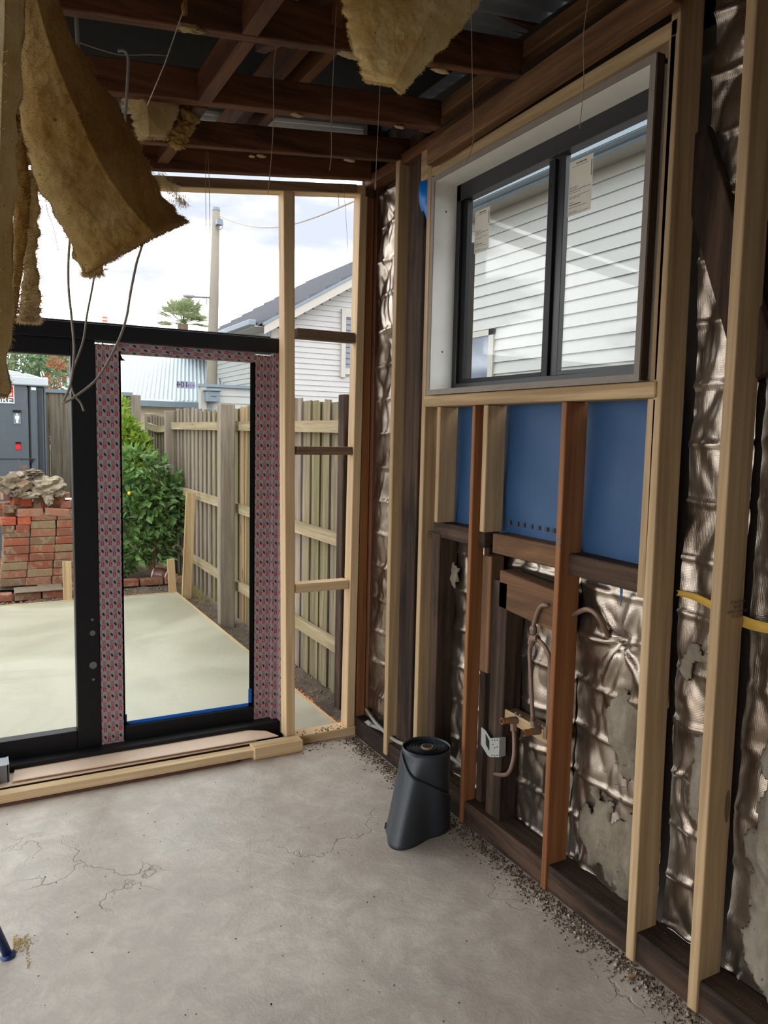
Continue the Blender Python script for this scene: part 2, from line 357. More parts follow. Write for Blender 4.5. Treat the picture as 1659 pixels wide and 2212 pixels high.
def tag(o, label=None, cat=None, group=None, kind=None):
    if label: o['label'] = label
    if cat: o['category'] = cat
    if group: o['group'] = group
    if kind: o['kind'] = kind
    return o
def wloc(o):
    v = Vector(o.location)
    while o.parent: o = o.parent; v += o.location
    return v
def obj(name, mb, mat, parent=None, bev=0., smooth=False, uv=False, loc=None, segs=1):
    """link the collected geometry (world coordinates) as one mesh object, its origin at its base"""
    vs = mb.v
    if loc is None:
        n = len(vs); loc = (sum(v[0] for v in vs)/n, sum(v[1] for v in vs)/n, min(v[2] for v in vs))
    loc = Vector(loc)
    me = bpy.data.meshes.new(name); me.from_pydata([(v[0]-loc.x, v[1]-loc.y, v[2]-loc.z) for v in vs], [], mb.f)
    if bev:
        bm = bmesh.new(); bm.from_mesh(me); bmesh.ops.bevel(bm, geom=bm.edges[:], offset=bev, segments=segs, affect='EDGES', profile=.5); bm.to_mesh(me); bm.free()
    bm = bmesh.new(); bm.from_mesh(me); bmesh.ops.recalc_face_normals(bm, faces=bm.faces); bm.to_mesh(me); bm.free()
    if uv:
        lay = me.uv_layers.new(name='UVMap')
        for p in me.polygons:
            nn = [abs(c) for c in p.normal]; k = nn.index(max(nn))
            for li in p.loop_indices:
                c = me.vertices[me.loops[li].vertex_index].co+loc
                lay.data[li].uv = ((c.y, c.z), (c.x, c.z), (c.x, c.y))[k]
    if smooth: me.polygons.foreach_set('use_smooth', [True]*len(me.polygons))
    me.materials.append(mat)
    o = bpy.data.objects.new(name, me); C.link(o)
    if parent is not None: o.parent = parent; loc = loc-wloc(parent)
    o.location = loc
    return o
def thing(name, label, cat, loc=(0, 0, 0), group=None):
    o = bpy.data.objects.new(name, None); o.empty_display_size = .1; C.link(o); o.location = loc
    return tag(o, label, cat, group)
def struct(name, loc=(0, 0, 0)):
    o = bpy.data.objects.new(name, None); C.link(o); o.location = loc; o['kind'] = 'structure'; return o
def B(*a): return MB().box(*a)
def text(name, s, size, mtx, mat, parent, extrude=.0008, align='CENTER', bold=0.):
    c = bpy.data.curves.new(name, 'FONT'); c.body = s; c.size = size; c.extrude = extrude; c.offset = bold; c.align_x = align; c.align_y = 'CENTER'
    o = bpy.data.objects.new(name, c); C.link(o); bpy.context.view_layer.update()
    me = bpy.data.meshes.new_from_object(o.evaluated_get(bpy.context.evaluated_depsgraph_get())); C.unlink(o); bpy.data.objects.remove(o)
    me.transform(mtx.to_3x3().to_4x4()); me.materials.append(mat)
    o = bpy.data.objects.new(name, me); C.link(o); o.parent = parent; o.location = mtx.translation-wloc(parent); return o
def frame_mtx(origin, right, up):
    r, u = Vector(right).normalized(), Vector(up).normalized(); n = r.cross(u)
    m = Matrix((r, u, n)).transposed().to_4x4(); m.translation = origin; return m

# ================================================================== the room shell
# floor
fl = struct('floor')
obj('floor_slab', B(-2.5, 1.66, -2.6, 3.42, -.12, 0), CONC, fl, loc=(0, 0, 0))
# ceiling : joists, blocks between them, roof iron
ce = struct('ceiling', (0, 0, 2.5))
K = .115
def zc(x): return 2.476+K*x                      # underside of the joists
def joist(name, yn, yf, x0, x1, h, mat, z0=0, k=K, par=ce):
    x0 = max(x0, -2.35)
    p = [Vector((x, y, 2.476+z0+k*x+dz)) for dz in (0, h) for y in (yn, yf) for x in (x0, x1)]
    return obj(name, MB().hexa(p), mat, par, bev=.003)
for (yn, yf, h, z0, k) in ((-1.9, -1.86, .11, 0, K), (-1.3, -1.26, .11, 0, K), (-.75, -.71, .11, 0, K), (-.2, -.16, .11, 0, K), (.38, .42, .11, 0, K), (.95, .99, .11, 0, K), (1.52, 1.56, .11, 0, K), (2.092, 2.13, .11, -.002, .117), (2.58, 2.625, .10, .008, .109), (2.962, 2.998, .092, -.013, .119)):
    joist('joist', yn, yf, -3.1, 1.60 if yn < 2.9 else 1.72, h, OREG['x'], z0, k)
joist('rim_beam', 3.235, 3.275, -3.1, 1.64, .13, OREG['x'], -.030, .128)
for (ya, yb, xa) in ((1.56, 2.092, .665), (2.13, 2.58, .672), (2.625, 2.962, .675), (2.998, 3.235, .68), (.99, 1.52, .66), (.42, .95, .66)):
    p = [Vector((x, y, zc(x)+dz)) for dz in (0, .09) for y in (ya, yb) for x in (xa, xa+.045)]
    obj('blocking', MB().hexa(p), OREG['y'], ce, bev=.002)
for xa in (-2.2, -1.3, -.4, .12, .98, 1.08):
    p = [Vector((x, y, zc(x)+.16+dz)) for dz in (0, .10) for y in (-2.6, 3.45) for x in (xa, xa+.04)]
    obj('rafter', MB().hexa(p), OREG['y'], ce)
for (x, y) in ((.86, 2.36), (.94, 2.30)):
    obj('hanger_board', MB().bar((x, y-.22, zc(x)+.10), (x+.02, y+.2, zc(x)+.22), .035, .09), OREG['y'], ce)
def iron(x, y): return zc(x)+.275+.012*math.sin(2*PI*y/.076)
def ironf(u, v): x = -2.4+4.45*v; y = -2.6+6.3*u; return (x, y, iron(x, y))
obj('roof_sheet', MB().grid(ironf, 700, 2), ROOFIRON, ce, smooth=True)
obj('roof_battens', B(-2.35, 1.9, 2.30, 2.36, 2.95, 2.99), OREG['x'], ce)
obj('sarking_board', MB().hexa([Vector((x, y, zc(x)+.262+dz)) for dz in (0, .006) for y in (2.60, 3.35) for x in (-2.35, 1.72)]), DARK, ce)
# right wall framing
wr = struct('wall_right', (1.66, 1, 0))
def stud(y0, y1, x0=1.63, x1=1.72, z0=0., z1=2.62, mat=None, name='stud', label=None, par=wr, bev=.004, lean=0.):
    p = [Vector((x, y+lean*(z-z0)/2.6, z)) for z in (z0, z1) for y in (y0, y1) for x in (x0, x1)]
    o = obj(name, MB().hexa(p), mat or PINE['z'], par, bev=bev, segs=2)
    if label: o['label'] = label
    return o
s_front = stud(1.240, 1.270, z1=2.75, label='nearest pale pine stud beside the frame edge', lean=.02)
s_big = stud(1.458, 1.488, z1=2.75, label='full height pine stud right of the window', lean=.025)
stud(1.845, 1.868, z0=0, z1=1.612, mat=BROWN, label='knotty orange stud below the window, notched', x0=1.63, x1=1.72)
stud(2.335, 2.356, z0=0, z1=1.612, mat=BROWN, label='red brown stud left of the copper pipes', x1=1.69)
stud(2.692, 2.722, z0=.0, z1=2.66, label='pine stud left of the window', x1=1.695)
stud(2.955, 2.988, z0=.03, z1=2.66, label='pine stud nearest the back corner', x1=1.685)
stud(.68, .71, z1=2.7); stud(.1, .13, z1=2.7); stud(-.5, -.47, z1=2.7); stud(-1.1, -1.07, z1=2.7); stud(-1.7, -1.67, z1=2.7)
# short studs under the sill, trimmers beside the window
stud(2.575, 2.600, z0=1.15, z1=1.612, x1=1.715, name='cripple_stud'); stud(2.258, 2.286, z0=1.15, z1=1.612, x1=1.715, name='cripple_stud')
stud(1.490, 1.522, z0=1.06, z1=1.612, name='cripple_stud')
stud(1.490, 1.518, z0=1.657, z1=2.545, name='trimmer_stud'); stud(2.664, 2.690, z0=1.657, z1=2.52, name='trimmer_stud')
def ybar(name, a, b, w, h, mat, par=wr, bev=.003):      # bar along y: a,b = (x,y,z) of near/far end at bottom front edge
    p = []
    for dz in (0, h):
        for e in (a, b):
            for dx in (0, w): p.append(Vector((e[0]+dx, e[1], e[2]+dz)))
    return obj(name, MB().hexa(p), mat, par, bev=bev)
ybar('sill_plate', (1.622, 1.489, 1.613), (1.622, 2.692, 1.612), .09, .044, PINE['y'])
ybar('window_head', (1.63, 1.489, 2.540), (1.63, 2.692, 2.506), .09, .043, PINE['y'])
ybar('ceiling_beam', (1.575, 1.46, 2.592), (1.575, 2.64, 2.535), .042, .083, OLDM['y'])
ybar('top_plate', (1.64, -2.2, 2.72), (1.64, 3.3, 2.635), .08, .045, OREG['y'])
ybar('top_plate', (1.60, 1.2, 2.745), (1.60, 2.75, 2.70), .05, .05, OLDM['y'])
ybar('bottom_plate', (1.64, -2.2, 0), (1.64, 3.45, 0), .10, .09, OLD['y'])
ybar('top_board', (1.645, 2.70, 2.53), (1.645, 2.80, 2.53), .05, .13, PINE['y'])
# old hardwood framing behind
stud(2.80, 2.93, x0=1.665, x1=1.755, z1=2.75, mat=OLD['z'], name='old_post', label='rough black old corner post')
stud(2.60, 2.66, x0=1.66, x1=1.75, z1=1.1, mat=OLD['z'], name='old_stud')
stud(2.15, 2.235, x0=1.665, x1=1.745, z1=.98, mat=OLD['z'], name='old_stud')
stud(2.245, 2.30, x0=1.66, x1=1.72, z0=.62, z1=1.06, mat=OLDM['z'], name='old_block'); stud(2.30, 2.335, x0=1.69, x1=1.75, z1=1.1, mat=OLD['z'], name='old_stud')
ybar('old_plate', (1.665, 1.49, 1.062), (1.665, 1.845, 1.065), .075, .068, OLD['y']); ybar('old_plate', (1.665, 1.868, 1.075), (1.665, 2.25, 1.075), .075, .073, OLDM['y'])
ybar('old_plate', (1.665, 2.30, 1.085), (1.665, 2.66, 1.085), .07, .062, OLD['y'])
ybar('old_nogging', (1.665, 1.868, .862), (1.665, 2.20, .885), .07, .135, OLDM['y'])
ybar('tap_nogging', (1.68, 1.868, .478), (1.68, 2.20, .478), .05, .034, PINEG['y'])
ybar('tap_board', (1.674, 1.868, .470), (1.674, 2.195, .474), .008, .042, PINE['y'])
obj('diagonal_brace', MB().bar((1.722, 1.50, 2.30), (1.722, 1.245, 1.66), .11, .03, up=(1, 0, 0)), OLD['z'], wr, bev=.003)
obj('old_block', B(1.685, 1.70, 1.275, 1.30, .50, .80), OLDM['z'], wr)
# outer cladding (with the hole of the window and of the top corner)
def wbd(y0, y1, z0, z1):
    obj('cladding', B(1.80, 1.83, y0, y1, z0, z1), PLASTER, wr)
wbd(-2.6, 1.57, -.1, 2.95); wbd(1.57, 2.70, -.1, 1.66); wbd(2.66, 3.45, -.1, 2.28); wbd(2.97, 3.45, 2.28, 2.95); wbd(1.5, 2.97, 2.62, 2.95)
obj('corner_board', B(1.70, 1.80, 3.40, 3.45, 0, 2.95), OLD['z'], wr); obj('corner_board', B(1.648, 1.72, 3.30, 3.34, 2.60, 2.95), OLD['z'], wr)
# blue wall wrap seen above the old plate
def wrapf(u, v):
    y = 1.49+1.14*u; z = 1.10+.515*v; return (1.735+.006*noise.noise(Vector((y*6, z*6, 0)))+.004*math.sin(z*9), y, z)
BW = flat('blue_wall_wrap', srgb(42, 80, 122), .55, var=.08)
wrap = obj('blue_wall_wrap', MB().grid(wrapf, 60, 30), BW, wr, smooth=True); wrap['label'] = 'plain blue wall wrap between short studs'
for k in range(9):
    y = 1.90+.36*k/9+.01*random.random()
    obj('printed_mark', B(1.7245, 1.7255, y, y+.010+.008*random.random(), 1.178, 1.194), INK, wr)
obj('torn_wrap', MB().poly([(1.70, 1.640, 1.07), (1.70, 1.655, 1.07), (1.70, 1.645, 1.0)], 0, (.002, 0, 0)), BW, wr)
# foil between the studs
def foil(y0, y1, z0, z1, seed, depth=1.745, amp=.018, star=None, belly=.0):
    fine = .007 if y0 > 1.2 else .011
    ny = max(6, int((y1-y0)/fine)); nz = int((z1-z0)/(fine*1.2))
    def f(u, v):
        y = y0+(y1-y0)*u; z = z0+(z1-z0)*v; a = noise.noise(Vector((y*2.5, z*2, seed*5.1)))*amp*.5
        yy, zz = y+.05*noise.noise(Vector((y*5, z*5, seed))), z+.06*noise.noise(Vector((y*4, z*4, seed+9)))
        a -= (abs(noise.noise(Vector((yy*7+zz*2.2, zz*2.6-yy*2, seed*2.3))))-.25)*.030      # broad crumples with sharp valleys
        a -= (abs(noise.noise(Vector((yy*15-zz*5, zz*6+yy*7, seed*7.9))))-.25)*.011
        a -= (abs(noise.noise(Vector((yy*34+zz*12, zz*15-yy*9, seed*4.4))))-.25)*.0040
        q = (z+.02*noise.noise(Vector((y*4, z, seed))))/.158; fr = q-math.floor(q); a -= math.exp(-((fr-.5)/.045)**2)*.009   # laps of the boards behind
        e = math.sin(PI*u); a -= belly*e
        if star:
            dy, dz = y-star[0], z-star[1]; rr = math.hypot(dy, dz); th = math.atan2(dz, dy)
            a -= .020*abs(math.cos(th*3.0+.5))**10*math.exp(-rr/.22); a += .03*math.exp(-(rr/.03)**2)
        return (depth+a, y, z)
    o = obj('foil_sheet', MB().grid(f, ny, nz), FOIL, wr, smooth=True); return o
foil(2.988, 3.38, .08, 2.62, 1, 1.716, .02)
foil(2.925, 2.995, .08, 2.62, 9, 1.765, .005)
foil(2.356, 2.62, .08, 1.10, 2, 1.745, .02)
foil(1.868, 2.335, .08, 1.08, 3, 1.745, .012)
foil(1.487, 1.860, .08, 1.08, 4, 1.745, .014, star=(1.665, .883), belly=.015)
foil(1.27, 1.465, .08, 2.7, 5, 1.745, .03, belly=.0)
foil(.70, 1.25, .08, 2.7, 6, 1.75, .03, belly=.01)
foil(.12, .69, .08, 2.7, 7, 1.75, .03); foil(-1.6, .1, .08, 2.7, 8, 1.75, .03)

# glasswool tufts stuck on the foil
def fluff(y0, y1, z0, z1, seed, name, label, thr=.02, x=1.715, mat=WOOLW, grow=.035):
    ny, nz = int((y1-y0)/.009), int((z1-z0)/.009); mb = MB(); idx = {}
    def dens(y, z):
        cy, cz = (y-(y0+y1)/2)/((y1-y0)/2), (z-(z0+z1)/2)/((z1-z0)/2)
        return noise.noise(Vector((y*6, z*4, seed)))*.8+.4*noise.noise(Vector((y*22, z*16, seed)))+.42-.75*(cy*cy*cy*cy+cz*cz)
    def vid(i, j):
        if (i, j) not in idx:
            y = y0+(y1-y0)*i/ny; z = z0+(z1-z0)*j/nz; d = max(0, dens(y, z)-thr)
            idx[i, j] = len(mb.v); mb.v.append((x+.022-min(.9, d)*grow-.010*noise.noise(Vector((y*40, z*40, seed)))-.006*noise.noise(Vector((y*90, z*90, seed))), y, z))
        return idx[i, j]
    for i in range(ny):
        for j in range(nz):
            if dens(y0+(y1-y0)*(i+.5)/ny, z0+(z1-z0)*(j+.5)/nz) > thr: mb.f.append((vid(i, j), vid(i+1, j), vid(i+1, j+1), vid(i, j+1)))
    if mb.f:
        o = obj(name, mb, mat, None, smooth=True)
        md = o.modifiers.new('thickness', 'SOLIDIFY'); md.thickness = .006
        tag(o, label, 'insulation')
fluff(1.49, 1.83, .08, .46, 11, 'insulation_tuft', 'dusty white wool clump low behind the orange stud, right of it')
fluff(1.51, 1.72, .42, .80, 12, 'insulation_tuft', 'thin white wool smear on the foil below the star crease', thr=.15)
fluff(1.27, 1.40, .35, .75, 13, 'insulation_tuft', 'small wool tuft between the two tall right studs', thr=.25)
fluff(1.30, 1.45, .80, 1.0, 17, 'insulation_tuft', 'grey wool patch above the old brown block, between tall studs', thr=.2)
fluff(.70, 1.235, .10, .85, 14, 'insulation_tuft', 'large dirty white wool mass right of the nearest stud', thr=-.15, grow=.05)
fluff(2.55, 2.60, .86, 1.02, 15, 'insulation_tuft', 'little feather of wool beside the old dark stud', thr=.0, x=1.70)
YEL = flat('yellow_batt_edge', srgb(196, 160, 70), .95, var=.15)
mb = MB()
def yf(u, v): y = 1.02+.44*u; return (1.718+.008*math.sin(v*PI), y, 1.045-.12*(1.30-y)+.010*math.sin(u*9)+.030*v*(1-abs(u-.5)))
tag(obj('insulation_strip', mb.grid(yf, 30, 4), YEL, smooth=True), 'yellow wool strip poking through a slit in the foil', 'insulation')

# back wall : new pine frame around the opening
wb = struct('wall_back', (0, 3.35, 0))
def hexz(name, x0a, x1a, x0b, x1b, y0, y1, z0, z1, mat, par=wb, bev=.004):
    p = [Vector(q) for q in ((x0a, y0, z0), (x1a, y0, z0), (x0a, y1, z0), (x1a, y1, z0), (x0b, y0, z1), (x1b, y0, z1), (x0b, y1, z1), (x1b, y1, z1))]
    return obj(name, MB().hexa(p), mat, par, bev=bev, segs=2)
hexz('stud', 1.278, 1.324, 1.244, 1.298, 3.31, 3.38, .045, 2.56, PINELIT['z'])['label'] = 'middle pine stud beside the door frame'
hexz('stud', 1.597, 1.642, 1.622, 1.662, 3.31, 3.38, .045, 2.61, PINELIT['z'])['label'] = 'right pine stud at the corner'
obj('nogging', B(1.318, 1.612, 3.315, 3.36, 1.925, 1.972), PINEG['x'], wb, bev=.003)
obj('nogging', B(1.322, 1.607, 3.315, 3.36, 1.395, 1.434), PINEG['x'], wb, bev=.003)
obj('nogging', B(1.322, 1.600, 3.315, 3.385, .742, .785), PINELIT['x'], wb, bev=.003)
obj('bottom_plate', B(1.29, 1.66, 3.30, 3.385, 0, .045), PINELIT['x'], wb, bev=.003)
p = [Vector((x, y, 2.476+.128*x-.078+dz)) for dz in (0, .042) for y in (3.31, 3.385) for x in (-2.35, 1.655)]
obj('top_plate', MB().hexa(p), PINELIT['x'], wb, bev=.003)
p = [Vector((x, y, 2.476+.128*x-.076+dz)) for dz in (0, .040) for y in (3.302, 3.312) for x in (-2.35, 1.60)]
obj('top_plate_board', MB().hexa(p), PINEG['x'], wb, bev=.002)
obj('old_stud', B(1.702, 1.752, 3.295, 3.34, .06, 2.65), OREG['z'], wb, bev=.004)
obj('old_stud', B(1.652, 1.70, 3.315, 3.36, .06, 2.65), BROWN, wb, bev=.004)['label'] = 'reddish old stud in the back corner'
stud_l = hexz('stud', -2.35, -2.305, -2.35, -2.305, 3.31, 3.38, .045, 2.1, PINELIT['z'])
# left wall: open timber frame towards the garden ; unseen solid rear wall, closed to cut light from behind
wl = struct('wall_left', (-2.35, 0, 0))
for y in (-2.5, 0.3, 3.25): obj('stud', B(-2.40, -2.31, y, y+.045, .0, 2.10), PINE['z'], wl)
obj('top_plate', B(-2.40, -2.31, -2.5, 3.38, 2.10, 2.15), PINE['y'], wl)
we = struct('wall_rear', (0, -2.55, 0))
obj('wall_board', B(-2.4, 1.8, -2.6, -2.55, 0, 2.95), PLASTER, we)

# ================================================================== window_1
wi = struct('window_1', (1.68, 2.05, 1.66))
Y0, Y1 = 1.535, 2.635
zt0, zt1 = 2.492, 2.482      # top of the liner near / far
obj('jamb_liner', B(1.607, 1.745, Y1-.012, Y1+.006, 1.664, 2.488), WHITE, wi)
obj('jamb_liner', B(1.607, 1.745, Y0-.004, Y0+.014, 1.664, 2.500), WHITE, wi)
obj('head_liner', MB().hexa([Vector((x, y, z+dz)) for dz in (0, .018) for y, z in ((Y0-.004, 2.486), (Y1+.006, 2.474)) for x in (1.607, 1.745)]), WHITE, wi)
obj('sill_liner', B(1.607, 1.745, Y0, Y1, 1.660, 1.676), WHITE, wi)
obj('liner_edge', B(1.603, 1.6072, Y0-.005, Y0+.015, 1.66, 2.502), GREYEDGE, wi)
obj('liner_side', B(1.604, 1.63, Y0-.010, Y0-.004, 1.66, 2.505), OLD['z'], wi)
obj('liner_edge', B(1.603, 1.607, Y1-.013, Y1+.007, 1.66, 2.492), GREYEDGE, wi)
obj('liner_edge', MB().hexa([Vector((x, y, z+dz)) for dz in (0, .020) for y, z in ((Y0-.006, 2.486), (Y1+.008, 2.474)) for x in (1.6022, 1.6065)]), GREYEDGE, wi)
obj('liner_edge', B(1.6024, 1.6066, Y0-.0055, Y1+.0075, 1.657, 1.6775), GREYEDGE, wi)
for yy in (2.0, 2.2): pass
obj('screw', MB().blob((1.66, Y1-.013, 2.37), (.004, .002, .004), 1, 0, 1), INK, wi); obj('screw', MB().blob((1.66, Y1-.013, 1.83), (.004, .002, .004), 1, 0, 1), INK, wi)
FX0, FX1 = 1.708, 1.752
yA, yB = Y0+.012, Y1-.012
obj('frame_head', MB().hexa([Vector((x, y, z)) for zz in ((2.425, 2.412), (2.488, 2.476)) for y, z in ((yA, zz[0]), (yB, zz[1])) for x in (FX0, FX1)]), CHAR, wi, bev=.002)
obj('frame_sill', B(FX0, FX1, yA, yB, 1.676, 1.706), CHAR, wi, bev=.002)
obj('frame_jamb', B(FX0, FX1, yB-.028, yB, 1.700, 2.476), CHAR, wi, bev=.002); obj('frame_jamb', B(FX0, FX1, yA, yA+.028, 1.700, 2.486), CHAR, wi, bev=.002)
ymid = 2.065
sash = obj('sash_frame', B(FX0+.012, FX1-.006, yB-.060, yB-.029, 1.706, 2.412).box(FX0+.012, FX1-.006, ymid-.012, ymid+.020, 1.706, 2.415).box(FX0+.012, FX1-.006, ymid+.02, yB-.06, 1.706, 1.722), BLACK, wi, bev=.0015)
sash2 = obj('sash_frame', B(FX0+.022, FX1, ymid-.050, ymid-.016, 1.706, 2.420).box(FX0+.022, FX1, yA+.03, yA+.055, 1.706, 2.424).box(FX0+.022, FX1, yA+.055, ymid-.05, 1.706, 1.722), CHAR, wi, bev=.0015)
pane1 = obj('pane', B(1.729, 1.733, ymid+.018, yB-.058, 1.715, 2.418), GLASS, sash); pane2 = obj('pane', B(1.741, 1.745, yA+.03, ymid-.04, 1.715, 2.424), GLASS, sash2)
def label_on(px0, py0, px1, py1, x, nm='sticker'):
    a, b = at(px0, py0, 0, x), at(px1, py1, 0, x)
    y0, y1 = sorted((a.y, b.y)); z0, z1 = sorted((a.z, b.z))
    t = thing(nm, '', 'sticker', (x, (y0+y1)/2, z0))
    obj('paper', B(x, x+.0006, y0, y1, z0, z1), PAPER, t)
    mb = MB(); h = (z1-z0)
    rows = [(.94, .3, .75, .016), (.89, .15, .8, .006), (.52, .05, .45, .006), (.49, .05, .4, .006), (.46, .05, .95, .007), (.42, .05, .5, .006), (.35, .05, .9, .006), (.32, .05, .5, .006), (.24, .05, .25, .006), (.20, .05, .55, .012), (.15, .05, .8, .006), (.07, .05, .4, .006), (.04, .05, .9, .005)]
    for (q, a0, a1, th) in rows:
        z = z0+h*q; k = a0
        while k < a1:
            wd = .02+.07*random.random(); ya = y1-(y1-y0)*k; yb = y1-(y1-y0)*min(a1, k+wd)
            mb.box(x-.0005, x, yb, ya, z-th*h, z+th*h*.4); k += wd+.02
    for k in range(16):
        z = z0+h*(.62+.018*k); mb.box(x-.0005, x, y0+.002, y0+.002+.005, z, z+h*.010)
    obj('print', mb, INK, t)['kind'] = 'stuff'; return t
t = label_on(1027, 458, 1055, 538, 1.7285); tag(t, 'narrow paper label on the left pane of the window', 'sticker')
t = label_on(1231, 352, 1276, 452, 1.7395); tag(t, 'larger paper label high on the right pane of the window', 'sticker')

# ================================================================== door_1  (black glazed frame, tape on its faces)
do = struct('door_1', (.8, 3.5, 0))
YD = 3.46
def dbox(name, x0, x1, z0, z1, y0=YD+.04, y1=YD+.10, mat=BLACK, bev=.003, par=do, **k): return obj(name, B(x0, x1, y0, y1, z0, z1), mat, par, bev=bev, **k)
def pz(px, py, y=YD+.04): return at(px, py, 1, y)
head0, head1 = pz(20, 697), pz(600, 742)
yj = YD+.04
dbox('frame_head', -2.3, 1.285, 1.868, 1.935, YD, YD+.12)
dbox('frame_head_cap', -2.3, 1.26, 1.935, 1.948, YD+.05, YD+.12)
dbox('frame_sill', -2.3, 1.338, .0, .085, YD-.035, YD+.14)
stile = dbox('lock_stile', .372, .470, .07, 1.90)
for (zz, r) in ((.66, .006), (.60, .012), (.455, .016), (.39, .006)):
    obj('lock_hole', MB().tube([(.44, YD+.036, zz), (.44, YD+.0405, zz)], r, 12), STEEL, stile)
dbox('top_rail', -.6, .372, 1.80, 1.87); dbox('bottom_rail', -.6, .372, .075, .165)
dbox('lock_stile', -.70, -.6, .07, 1.90)
obj('pane', B(-.6, .372, YD+.065, YD+.070, .16, 1.805), GLASS, do)
obj('pane', B(-2.2, -.7, YD+.065, YD+.070, .16, 1.805), GLASS, do); dbox('lock_stile', -2.3, -2.2, .07, 1.9)
# second leaf with the printed tape
obj('tape_stile', B(.472, .566, YD+.035, YD+.095, .06, 1.855), TAPE, do, uv=True)
obj('tape_stile', B(1.182, 1.262, YD+.040, YD+.100, .06, 1.855), TAPE, do, uv=True)
obj('tape_rail', B(.566, 1.182, YD+.040, YD+.095, 1.822, 1.868), TAPEX, do, uv=True)
dbox('stile_edge', .566, .574, .14, 1.83, YD+.037, YD+.10, bev=0, mat=EDGE); dbox('stile_edge', 1.176, 1.182, .14, 1.83, YD+.042, YD+.10, bev=0, mat=EDGE)
dbox('bottom_rail', .57, 1.182, .07, .150)
obj('pane', B(.574, 1.178, YD+.065, YD+.070, .145, 1.825), GLASS, do)
obj('tape_jamb', B(1.290, 1.333, YD-.045, YD+.06, .03, 1.945), TAPE, do, uv=True)
obj('tape_reveal', B(1.262, 1.290, YD+.010, YD+.06, .03, 1.868), TAPE, do, uv=True)
dbox('jamb_edge', 1.333, 1.340, .03, 1.945, YD-.040, YD+.09, bev=0, mat=EDGE)
# blue tape at the foot of the leaf
bt = tag(obj('blue_tape', B(.575, 1.178, YD+.060, YD+.0635, .147, .166).box(1.160, 1.178, YD+.060, YD+.0635, .147, .235).box(.575, .584, YD+.060, YD+.0635, .147, .20), BLUETAPE), 'strip of blue masking tape along the foot of the door glass', 'tape')
# number sticker, read from outside
sk = thing('number_sticker', 'mauve number sticker reading 104 seen reversed through the door glass', 'sticker', (0, 0, 0))
a, b = at(382, 823, 1, YD+.075), at(421, 840, 1, YD+.075)
STP = m_translucent('mauve_sticker', srgb(214, 212, 232), .75); sk.location = (a.x, YD+.075, b.z)
obj('paper', B(a.x, b.x, YD+.0740, YD+.0746, b.z, a.z), STP, sk)
text('lettering', '104', .036, frame_mtx(Vector((a.x+(b.x-a.x)*.30, YD+.0737, (a.z+b.z)/2)), (-1, 0, 0), (0, 0, 1)), INK, sk, .0001)
text('lettering', 'P.19', .018, frame_mtx(Vector((a.x+(b.x-a.x)*.78, YD+.0737, (a.z+b.z)/2-.004)), (-1, 0, 0), (0, 0, 1)), INK, sk, .0001)
# pen scribble on the tape rail
obj('pen_mark', MB().tube([at(px, py, 1, YD+.0385) for px, py in ((362, 748), (376, 750), (374, 760), (366, 758), (363, 766), (372, 770))], .0008, 4), INK, do)
obj('pen_mark', MB().tube([at(px, py, 1, YD+.0385) for px, py in ((380, 750), (405, 753), (400, 762), (390, 764))], .0008, 4), INK, do)
obj('torn_tape', MB().poly([at(px, py, 1, YD+.0388) for px, py in ((251, 764), (260, 765), (265, 775), (272, 779), (251, 779))], 0, (0, .0006, 0)), BLACK, do)

# timber, boards on the floor by the door
pl = tag(obj('timber_length', MB().hexa([Vector(q) for q in ((-2.2, 3.26, .012), (1.12, 3.235, .012), (-2.2, 3.305, .012), (1.12, 3.29, .012), (-2.2, 3.26, .052), (1.12, 3.235, .047), (-2.2, 3.305, .052), (1.12, 3.29, .047))]), PINELIT['x'], bev=.003, segs=2), 'long pale pine batten lying on the floor along the door', 'timber')
tag(obj('packing_board', MB().hexa([Vector(q) for q in ((-2.2, 3.255, .0), (1.02, 3.235, .0), (-2.2, 3.40, .0), (1.02, 3.40, .0), (-2.2, 3.255, .011), (1.02, 3.235, .011), (-2.2, 3.40, .011), (1.02, 3.40, .011))]), HARDE), 'dark thin packing sheet under the pine batten', 'board')
tag(obj('timber_offcut', B(1.092, 1.333, 3.225, 3.30, .0, .056), PINELIT['x'], bev=.006, segs=2), 'short pine offcut at the right end of the long batten', 'timber')
def sheet(nm, lab, pts, z, t, mat):
    n = len(pts); tag(obj(nm, MB().poly([Vector((x, y, z)) for x, y in pts], 0, (0, 0, t)), mat), lab, 'board')
top = [(.10, 3.315), (.60, 3.306), (1.235, 3.300), (1.20, 3.38), (1.12, 3.425), (1.0, 3.45), (.85, 3.452), (.50, 3.45), (.25, 3.452), (.16, 3.445), (.115, 3.43)]
sheet('hardboard_sheet', 'tan hardboard offcut with a curved edge lying in front of the door', top, .0640, .004, HARD)
sheet('hardboard_sheet', 'lower hardboard sheet showing as a thin edge under the tan one', [(-1.4, 3.300), (1.13, 3.296), (1.13, 3.44), (-1.4, 3.44)], .0535, .004, HARD)
tag(obj('packing_timber', B(-1.2, 1.10, 3.31, 3.45, .011, .053), OLD['x']), 'dark timber packing under the hardboard sheets', 'timber')
# metal track end at the left edge of the picture
tr = thing('steel_bracket', 'silver metal channel end lying on the board at the left frame edge', 'bracket', (.05, 3.37, .07))
obj('channel', B(-.12, .088, 3.335, 3.345, .0581, .13).box(-.12, .088, 3.345, 3.42, .125, .13).box(.084, .092, 3.335, 3.42, .0581, .132), STEEL, tr)
obj('timber_piece', B(.055, .083, 3.348, 3.38, .0581, .115), PINE['z'], tr)
obj('dark_cover', B(-.12, .055, 3.330, 3.334, .0581, .105), CHAR, tr)

